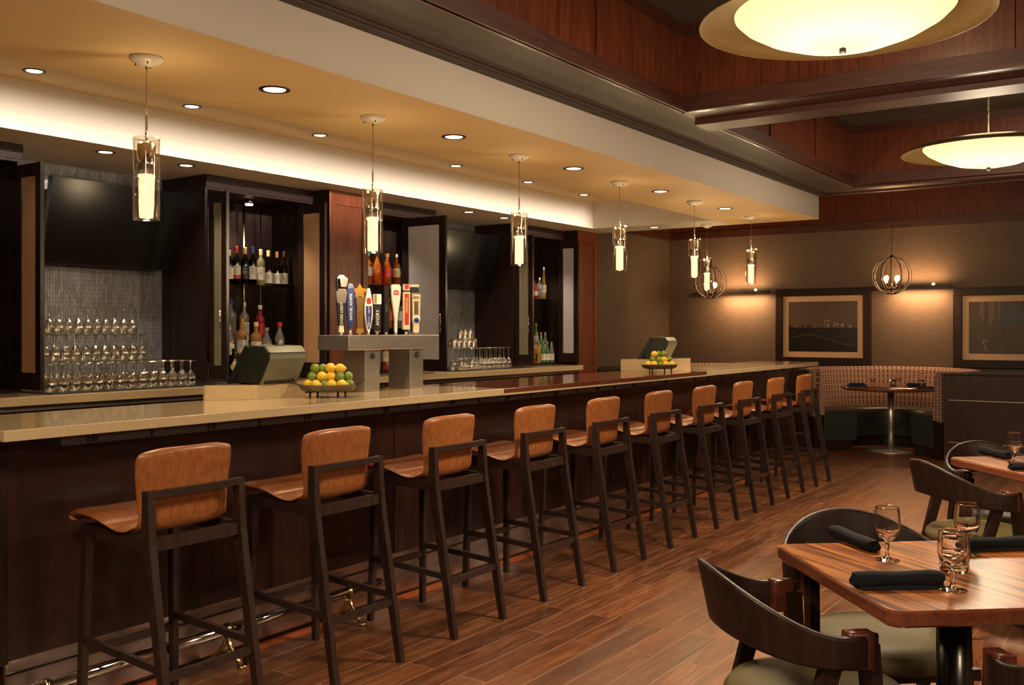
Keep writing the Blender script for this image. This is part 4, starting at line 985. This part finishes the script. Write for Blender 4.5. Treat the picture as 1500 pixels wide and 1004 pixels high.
# ------------------------------------------------------------------ booths
def booth(cx_, cy_, rad, a0, label, top=.945, zoff=0):
    t = thing('curved_booth', label, 'booth', (cx_, cy_, 0), 0, 'curved booths along the far wall')
    n = 48; rows = []; uvs = []
    prof = [(0, .42), (0, .90), (.012, top-.006), (.04, top+.004), (.075, top), (.09, top-.02), (.09, .40)]
    ang = [-a0+2*a0*k/n for k in range(n+1)]
    L = 0; m = MB(); m.uv = []
    for i, (dr, z) in enumerate(prof):
        row = []
        for a in ang:
            rr = rad+dr-(.05*(1-max(0, min(1, (z-.42)/.5)))) if i < 2 else rad+dr
            row.append((rr*math.cos(a), rr*math.sin(a), z)); m.uv.append((a*rad, z+(dr*1.0 if i > 1 else 0)))
        rows.append(row)
    m.grid(rows, 'booth_fabric')
    # end faces of the back
    for e in (0, n):
        o = len(m.v)
        for i in range(len(prof)): p = rows[i][e]; m.v.append(p); m.uv.append((p[1]*.9+p[0]*.3, p[2]))
        m.f.append([o+i for i in range(len(prof))]); m.fm.append(0); m.sm.append(False)
    m.build('backrest', t, label='patterned pinkish fabric backrest')
    m = MB()
    for a in (-.62*a0, .62*a0):
        m.beam(((rad-.004-.05)*math.cos(a), (rad-.054)*math.sin(a), .44), ((rad-.006)*math.cos(a), (rad-.006)*math.sin(a), .93), .008, .006, 'bronze')
    m.build('seam', t)
    # seat cushion: rounded section swept round
    rows = []
    for (dr, z) in [(-.44, .12), (-.455, .16), (-.46, .40), (-.45, .445), (-.42, .465), (-.06, .462), (-.045, .44), (-.045, .12)]:
        rows.append([((rad+dr)*math.cos(a), (rad+dr)*math.sin(a), z) for a in ang])
    m = MB(); m.grid(rows, 'seat_black')
    for e in (0, n):
        o = len(m.v); k = len(rows); m.v += [rows[i][e] for i in range(k)]; m.f.append([o+i for i in range(k)]); m.fm.append(0); m.sm.append(False)
    m.build('seat', t, label='black leather seat')
    rows = [[((rad+dr)*math.cos(a), (rad+dr)*math.sin(a), z) for a in ang] for dr, z in ((-.38, 0), (-.38, .12), (-.03, .12), (-.03, .42), (.085, .42), (.085, 0))]
    m = MB(); m.grid(rows, 'espresso', smooth=False)
    for e in (0, n):
        o = len(m.v); m.v += [rows[i][e] for i in range(6)]; m.f.append([o+i for i in range(6)]); m.fm.append(0); m.sm.append(False)
    m.build('plinth', t)
booth(12.02, 2.885, .88, R(135), 'curved booth with patterned fabric back behind the bar end, under the pictures')
booth(12.10, 5.0, .78, R(112), 'curved booth at the left end of the far wall, almost hidden by the bar')
booth(12.15, .42, .75, R(112), 'curved booth behind the dark partition at the right edge')
def partition(x0, x1, y0, y1, label, z=.945):
    t = thing('booth_partition', label, 'partition', group='dark wood partitions between booths')
    MB().box((x0, y0, 0), (x1, y1, z-.022), 'bar_panel', .003).build('body', t)
    MB().box((x0-.012, y0-.005, z-.022), (x1+.012, y1+.005, z), 'espresso', .003).build('cap_board', t)
    m = MB(); m.box((x0-.004, y0, .655), (x0, y1-.05, .662), 'steel'); m.box((x0-.004, y0, .205), (x0, y1-.05, .212), 'steel'); m.build('metal_strip', t)
    m = MB(); m.box((x0+.01, y0+.02, z), (x1-.01, y1-.25, z+.012), 'paint_grey', .002); m.build('top_inset', t)
partition(11.25, 11.32, .2, 2.15, 'long dark wood partition with metal strips at the right edge')
partition(11.25, 11.32, 3.62, 4.20, 'short dark wood partition behind the last bar stools')
# round booth table
t = thing('booth_table', 'round wooden table on a steel pedestal inside the curved booth', 'table', (11.85, 2.835, 0))
m = MB(); m.lathe([(0, .712), (.52, .712), (.55, .722), (.555, .742), (.55, .75), (0, .75)], 'mahogany', 48); m.build('tabletop', t)
m = MB(); m.cyl((0, 0, .02), (0, 0, .712), .038, 'steel', 24); m.build('column', t)
m = MB(); m.lathe([(.27, 0), (.275, .006), (.26, .016), (.06, .026), (.05, .03)], 'steel', 40); m.build('base', t)

# ------------------------------------------------------------------ dining tables and chairs
TA = R(40.3)
def make_table():
    t = thing('dining_table', '', 'table'); S = .365; c = .035
    pts = []
    for sx, sy, a0 in ((1, 1, 0), (-1, 1, 90), (-1, -1, 180), (1, -1, 270)):
        for k in range(6):
            a = R(a0+k*18); pts.append((sx*(S-c)+c*math.cos(a), sy*(S-c)+c*math.sin(a)))
    n = len(pts)
    def ring(k, z): return [(x*(1-k/S), y*(1-k/S), z) for x, y in pts]
    m = MB(); rows = [ring(.008, .710), ring(0, .716), ring(0, .744), ring(.002, .7475), ring(.006, .75)]
    m.grid(rows, 'mahogany', closed=True, smooth=False); m.add(ring(.006, .75), [list(range(n))], 'zebrawood'); m.add(ring(.008, .710), [list(range(n))[::-1]], 'espresso'); m.build('tabletop', t)
    m = MB(); m.cyl((0, 0, .02), (0, 0, .70), .045, 'dark_steel', 28); m.box((-.18, -.18, .698), (.18, .18, .7095), 'dark_steel', .003); m.build('column', t)
    m = MB(); m.lathe([(.27, 0), (.275, .006), (.26, .014), (.07, .024), (.055, .03)], 'dark_steel', 40); m.build('base', t)
    return t
T1 = Vector((2.868, .522, 0)); T2 = T1+Vector((2.514, -.02, 0))
tt = make_table(); ut = []
place(tt, ut, T1, TA, 'zebrawood dining table with steel column, near the lower right corner', 'zebrawood dining tables')
place(tt, ut, T2, TA, 'farther zebrawood dining table cut by the right edge', 'zebrawood dining tables')
def make_chair():
    t = thing('dining_chair', '', 'chair')
    # local: +y faces the table, seat centre at origin
    Wd = 'espresso'
    # curved back and arms: one bent band
    n = 40; outer = []; 
    path = []
    for k in range(n+1):
        u = -1+2*k/n; e = abs(u); sg = 1 if u > 0 else -1
        if e < .62:
            a = u/.62*R(92); x = .272*math.sin(a); y = -.065-.205*math.cos(a)+.0
        else:
            q = (e-.62)/.38; x = sg*(.272-.035*q*q); y = -.065+.007+.105*q
        back = max(0, 1-e/.66); back = back*back*(3-2*back)
        ztop = .665+.125*back; zbot = .590+.035*back
        lean = .035*back
        path.append((x, y, zbot, ztop, lean))
    rows = []
    for i, (x, y, zb_, zt_, ln) in enumerate(path):
        j0 = path[max(i-1, 0)]; j1 = path[min(i+1, n)]; d = Vector((j1[0]-j0[0], j1[1]-j0[1], 0)).normalized(); nn = Vector((d.y, -d.x, 0))  # outward
        e = abs(-1+2*i/n); th = .014+.014*min(1, max(0, (e-.35)/.4))
        ring = []
        for (s, h_) in ((-.5, 0), (.5, 0), (.5, .08), (.5, .92), (.42, 1), (-.42, 1), (-.5, .92), (-.5, .08)):
            zz = zb_+(zt_-zb_)*h_; p = Vector((x, y, zz))+nn*(s*th+ln*h_); ring.append(p)
        rows.append(ring)
    m = MB(); m.grid(rows, Wd, closed=True); m.f.append(list(range(8))); m.fm.append(0); m.sm.append(False); m.f.append([n*8+i for i in range(8)][::-1]); m.fm.append(0); m.sm.append(False)
    m.build('backrest', t, label='bent dark wood back and arms')
    for s in (-1, 1):
        m = MB(); rr = []
        for k in range(5):
            y = -.030+.014*k*1.15; rr.append([Vector((s*.248+dx*.021, y, .627+dz*.045)) for dx, dz in ((-1, -.9), (-.9, -1), (.9, -1), (1, -.9), (1, .9), (.9, 1), (-.9, 1), (-1, .9))])
        m.grid(rr, 'leather_wrap', closed=True); m.f.append(list(range(8))); m.fm.append(0); m.sm.append(False); m.f.append([32+i for i in range(8)]); m.fm.append(0); m.sm.append(False)
        m.build('leather_binding', t, label='brown leather binding on the arm')
        m = MB(); m.bar((s*.250, .085, 0), (s*.240, .030, .640), .026, .030, Wd, .032, .050); m.build('leg', t)
        m = MB(); m.bar((s*.225, -.245, 0), (s*.252, -.065, .60), .026, .030, Wd, .030, .050); m.build('leg', t)
    m = MB(); m.lathe([(.0, .375), (.18, .378), (.222, .390), (.240, .415), (.240, .435), (.222, .457), (.17, .468), (0, .472)], 'seat_olive', 40)
    m.build('seat', t, label='olive green upholstered seat')
    m = MB(); m.beam((-.245, .13, .36), (.245, .13, .36), .022, .035, Wd); m.beam((-.235, -.15, .36), (.235, -.15, .36), .022, .035, Wd); m.beam((-.2, -.15, .36), (-.2, .13, .36), .022, .035, Wd); m.beam((.2, -.15, .36), (.2, .13, .36), .022, .035, Wd)
    m.build('seat_frame', t)
    return t
ch = make_chair(); uc = []
def chair_at(T, side, off, lab, extra=0, lat=0):
    # side 0: normal (-sin, cos)  1: normal (cos, sin)  2: opposite of 1  3: opposite of 0
    nrm = {0: Vector((-math.sin(TA), math.cos(TA), 0)), 1: Vector((math.cos(TA), math.sin(TA), 0)), 2: Vector((-math.cos(TA), -math.sin(TA), 0)), 3: Vector((math.sin(TA), -math.cos(TA), 0))}[side]
    p = T+nrm*off+Vector((nrm.y, -nrm.x, 0))*lat; f = -nrm; rz = math.atan2(f.y, f.x)-PI/2+extra
    place(ch, uc, (p.x, p.y, 0), rz, lab, 'bentwood dining chairs with leather bound arms')
chair_at(T1, 0, .39, 'dark bentwood chair in the foreground seen from behind, left of the near table')
chair_at(T1, 1, .415, 'dark bentwood chair at the far left side of the near table')
chair_at(T1, 2, .43, 'dark bentwood chair at the bottom right, only its arm in view', lat=-.11)
chair_at(T2, 0, .415, 'dark bentwood chair seen from behind at the farther table')
chair_at(T2, 1, .415, 'dark bentwood chair at the far side of the farther table, near the partition')

# table settings
def goblet(loc, label, s=1.0, grp='water goblets on the dining tables'):
    m = MB(); m.cap = False
    m.lathe([(0, 0), (.0328*s, .0), (.0338*s, .0006*s), (.0338*s, .002*s), (.032*s, .0028*s), (.012*s, .007*s), (.0055*s, .012*s), (.0045*s, .03*s), (.008*s, .042*s), (.005*s, .050*s), (.016*s, .058*s), (.030*s, .074*s), (.0355*s, .095*s), (.035*s, .12*s), (.0318*s, .147*s), (.0316*s, .1496*s), (.0311*s, .1501*s), (.0306*s, .1496*s), (.0308*s, .147*s), (.0340*s, .12*s), (.0345*s, .095*s), (.029*s, .076*s), (.0, .060*s)], 'glass_solid', 28)
    o = m.build('water_goblet', loc=loc); return tag(o, label, 'glass', grp)
goblet((2.885, .700, .7505), 'water goblet beside the rolled napkin at the back of the near table')
goblet((2.645, .485, .7505), 'water goblet at the front of the near table')
goblet((3.075, .525, .7505), 'water goblet standing behind the faceted tumbler on the near table')
goblet((5.36, .70, .7505), 'water goblet on the farther table at the right edge')
def napkin(loc, rz, L, r, label, mat='napkin', taper=1.0):
    rows = []; k_ = 14; rnd = random.Random(int(loc[0]*100))
    for i in range(k_+1):
        q = i/k_; x = -L/2+L*q; rr = r*(1+.06*math.sin(q*9)+.05*(q-.5)*taper)
        if i in (0, k_): rr *= .93
        rows.append([Vector((x+.004*math.sin(3*a), rr*1.18*math.cos(a)*(1+.03*math.sin(2*a+q*5)), r*1.0+rr*.98*math.sin(a))) for a in [2*PI*j/20 for j in range(20)]])
    m = MB(); m.grid(rows, mat, closed=True)
    for e in (0, k_):   # rolled spiral end
        sx = -1 if e == 0 else 1; xx = rows[e][0].x
        inner = [Vector((xx-sx*.006, v.y*.72, r+(v.z-r)*.72)) for v in rows[e]]; inner2 = [Vector((xx+sx*.002, v.y*.5, r+(v.z-r)*.5)) for v in rows[e]]; c = [Vector((xx-sx*.004, v.y*.1, r+(v.z-r)*.1)) for v in rows[e]]
        m.grid([rows[e], inner, inner2, c], mat, closed=True)
    # loose outer flap
    m.add([Vector((-L*.46, -r*1.3, .001)), Vector((L*.5, -r*1.35, .001)), Vector((L*.5, -r*.7, r*.9)), Vector((-L*.46, -r*.7, r*.9)), Vector((-L*.46, -r*1.18, .004)), Vector((L*.5, -r*1.22, .004))], [[0, 1, 5, 4], [4, 5, 2, 3], [0, 1, 2, 3]], mat)
    o = m.build('rolled_napkin', loc=loc, rz=rz); return tag(o, label, 'napkin', 'rolled dark napkins')
napkin((3.035, .835, .7505), math.atan2(.902-.73, 3.124-2.956), .23, .019, 'rolled black napkin at the back left of the near table')
napkin((2.59, .605, .7505), math.atan2(.51-.679, 2.65-2.517), .225, .021, 'rolled black napkin lying at the front of the near table')
napkin((3.20, .47, .7505), math.atan2(.403-.521, 3.28-3.176), .22, .019, 'rolled black napkin at the far right of the near table')
napkin((5.56, .82, .7505), math.atan2(.898-.73, 5.658-5.445), .25, .020, 'rolled black napkin at the back of the farther table')
napkin((5.12, .60, .7505), R(-52), .20, .018, 'rolled black napkin at the front of the farther table, mostly cropped')
# faceted candle tumbler
m = MB(); m.cap = False
m.lathe([(.0, 0), (.036, 0), (.038, .012), (.036, .02), (.039, .035), (.0365, .05), (.039, .065), (.037, .09), (.039, .098), (.036, .098), (.034, .02), (0, .018)], 'glass_solid', 14, smooth=False)
tag(m.build('candle_tumbler', loc=(2.86, .520, .7505)), 'short faceted glass tumbler in the middle of the near table', 'tumbler')
# booth table settings
goblet((11.62, 2.98, .7505), 'wine glass at the left of the booth table', 1.1, 'glasses on the booth table')
goblet((12.05, 2.80, .7505), 'wine glass at the back of the booth table', 1.1, 'glasses on the booth table')
goblet((11.72, 2.47, .7505), 'wine glass at the right of the booth table', 1.1, 'glasses on the booth table')
def folded(loc, rz, label):
    m = MB(); m.box((-.11, -.06, 0), (.11, .06, .012), 'napkin_blue', .004); m.box((-.095, -.045, .012), (.10, .05, .026), 'napkin_blue', .005); m.box((-.08, -.05, .026), (.085, .04, .042), 'napkin_blue', .006)
    o = m.build('folded_napkin', loc=loc, rz=rz); return tag(o, label, 'napkin', 'dark blue napkins on the booth table')
folded((11.62, 3.16, .7505), R(-62), 'dark blue folded napkin at the left of the booth table')
napkin((11.95, 2.58, .7505), R(-60), .20, .024, 'dark blue rolled napkin at the back of the booth table', 'napkin_blue')
napkin((11.62, 2.41, .7505), R(-60), .17, .014, 'dark blue rolled napkin at the right end of the booth table', 'napkin_blue')
m = MB(); m.cap = False; m.lathe([(.0, 0), (.034, 0), (.036, .09), (.034, .09), (.032, .01), (0, .008)], 'glass_stem', 16); tag(m.build('candle_tumbler', loc=(11.76, 2.79, .7505)), 'short clear tumbler in the middle of the booth table', 'tumbler')
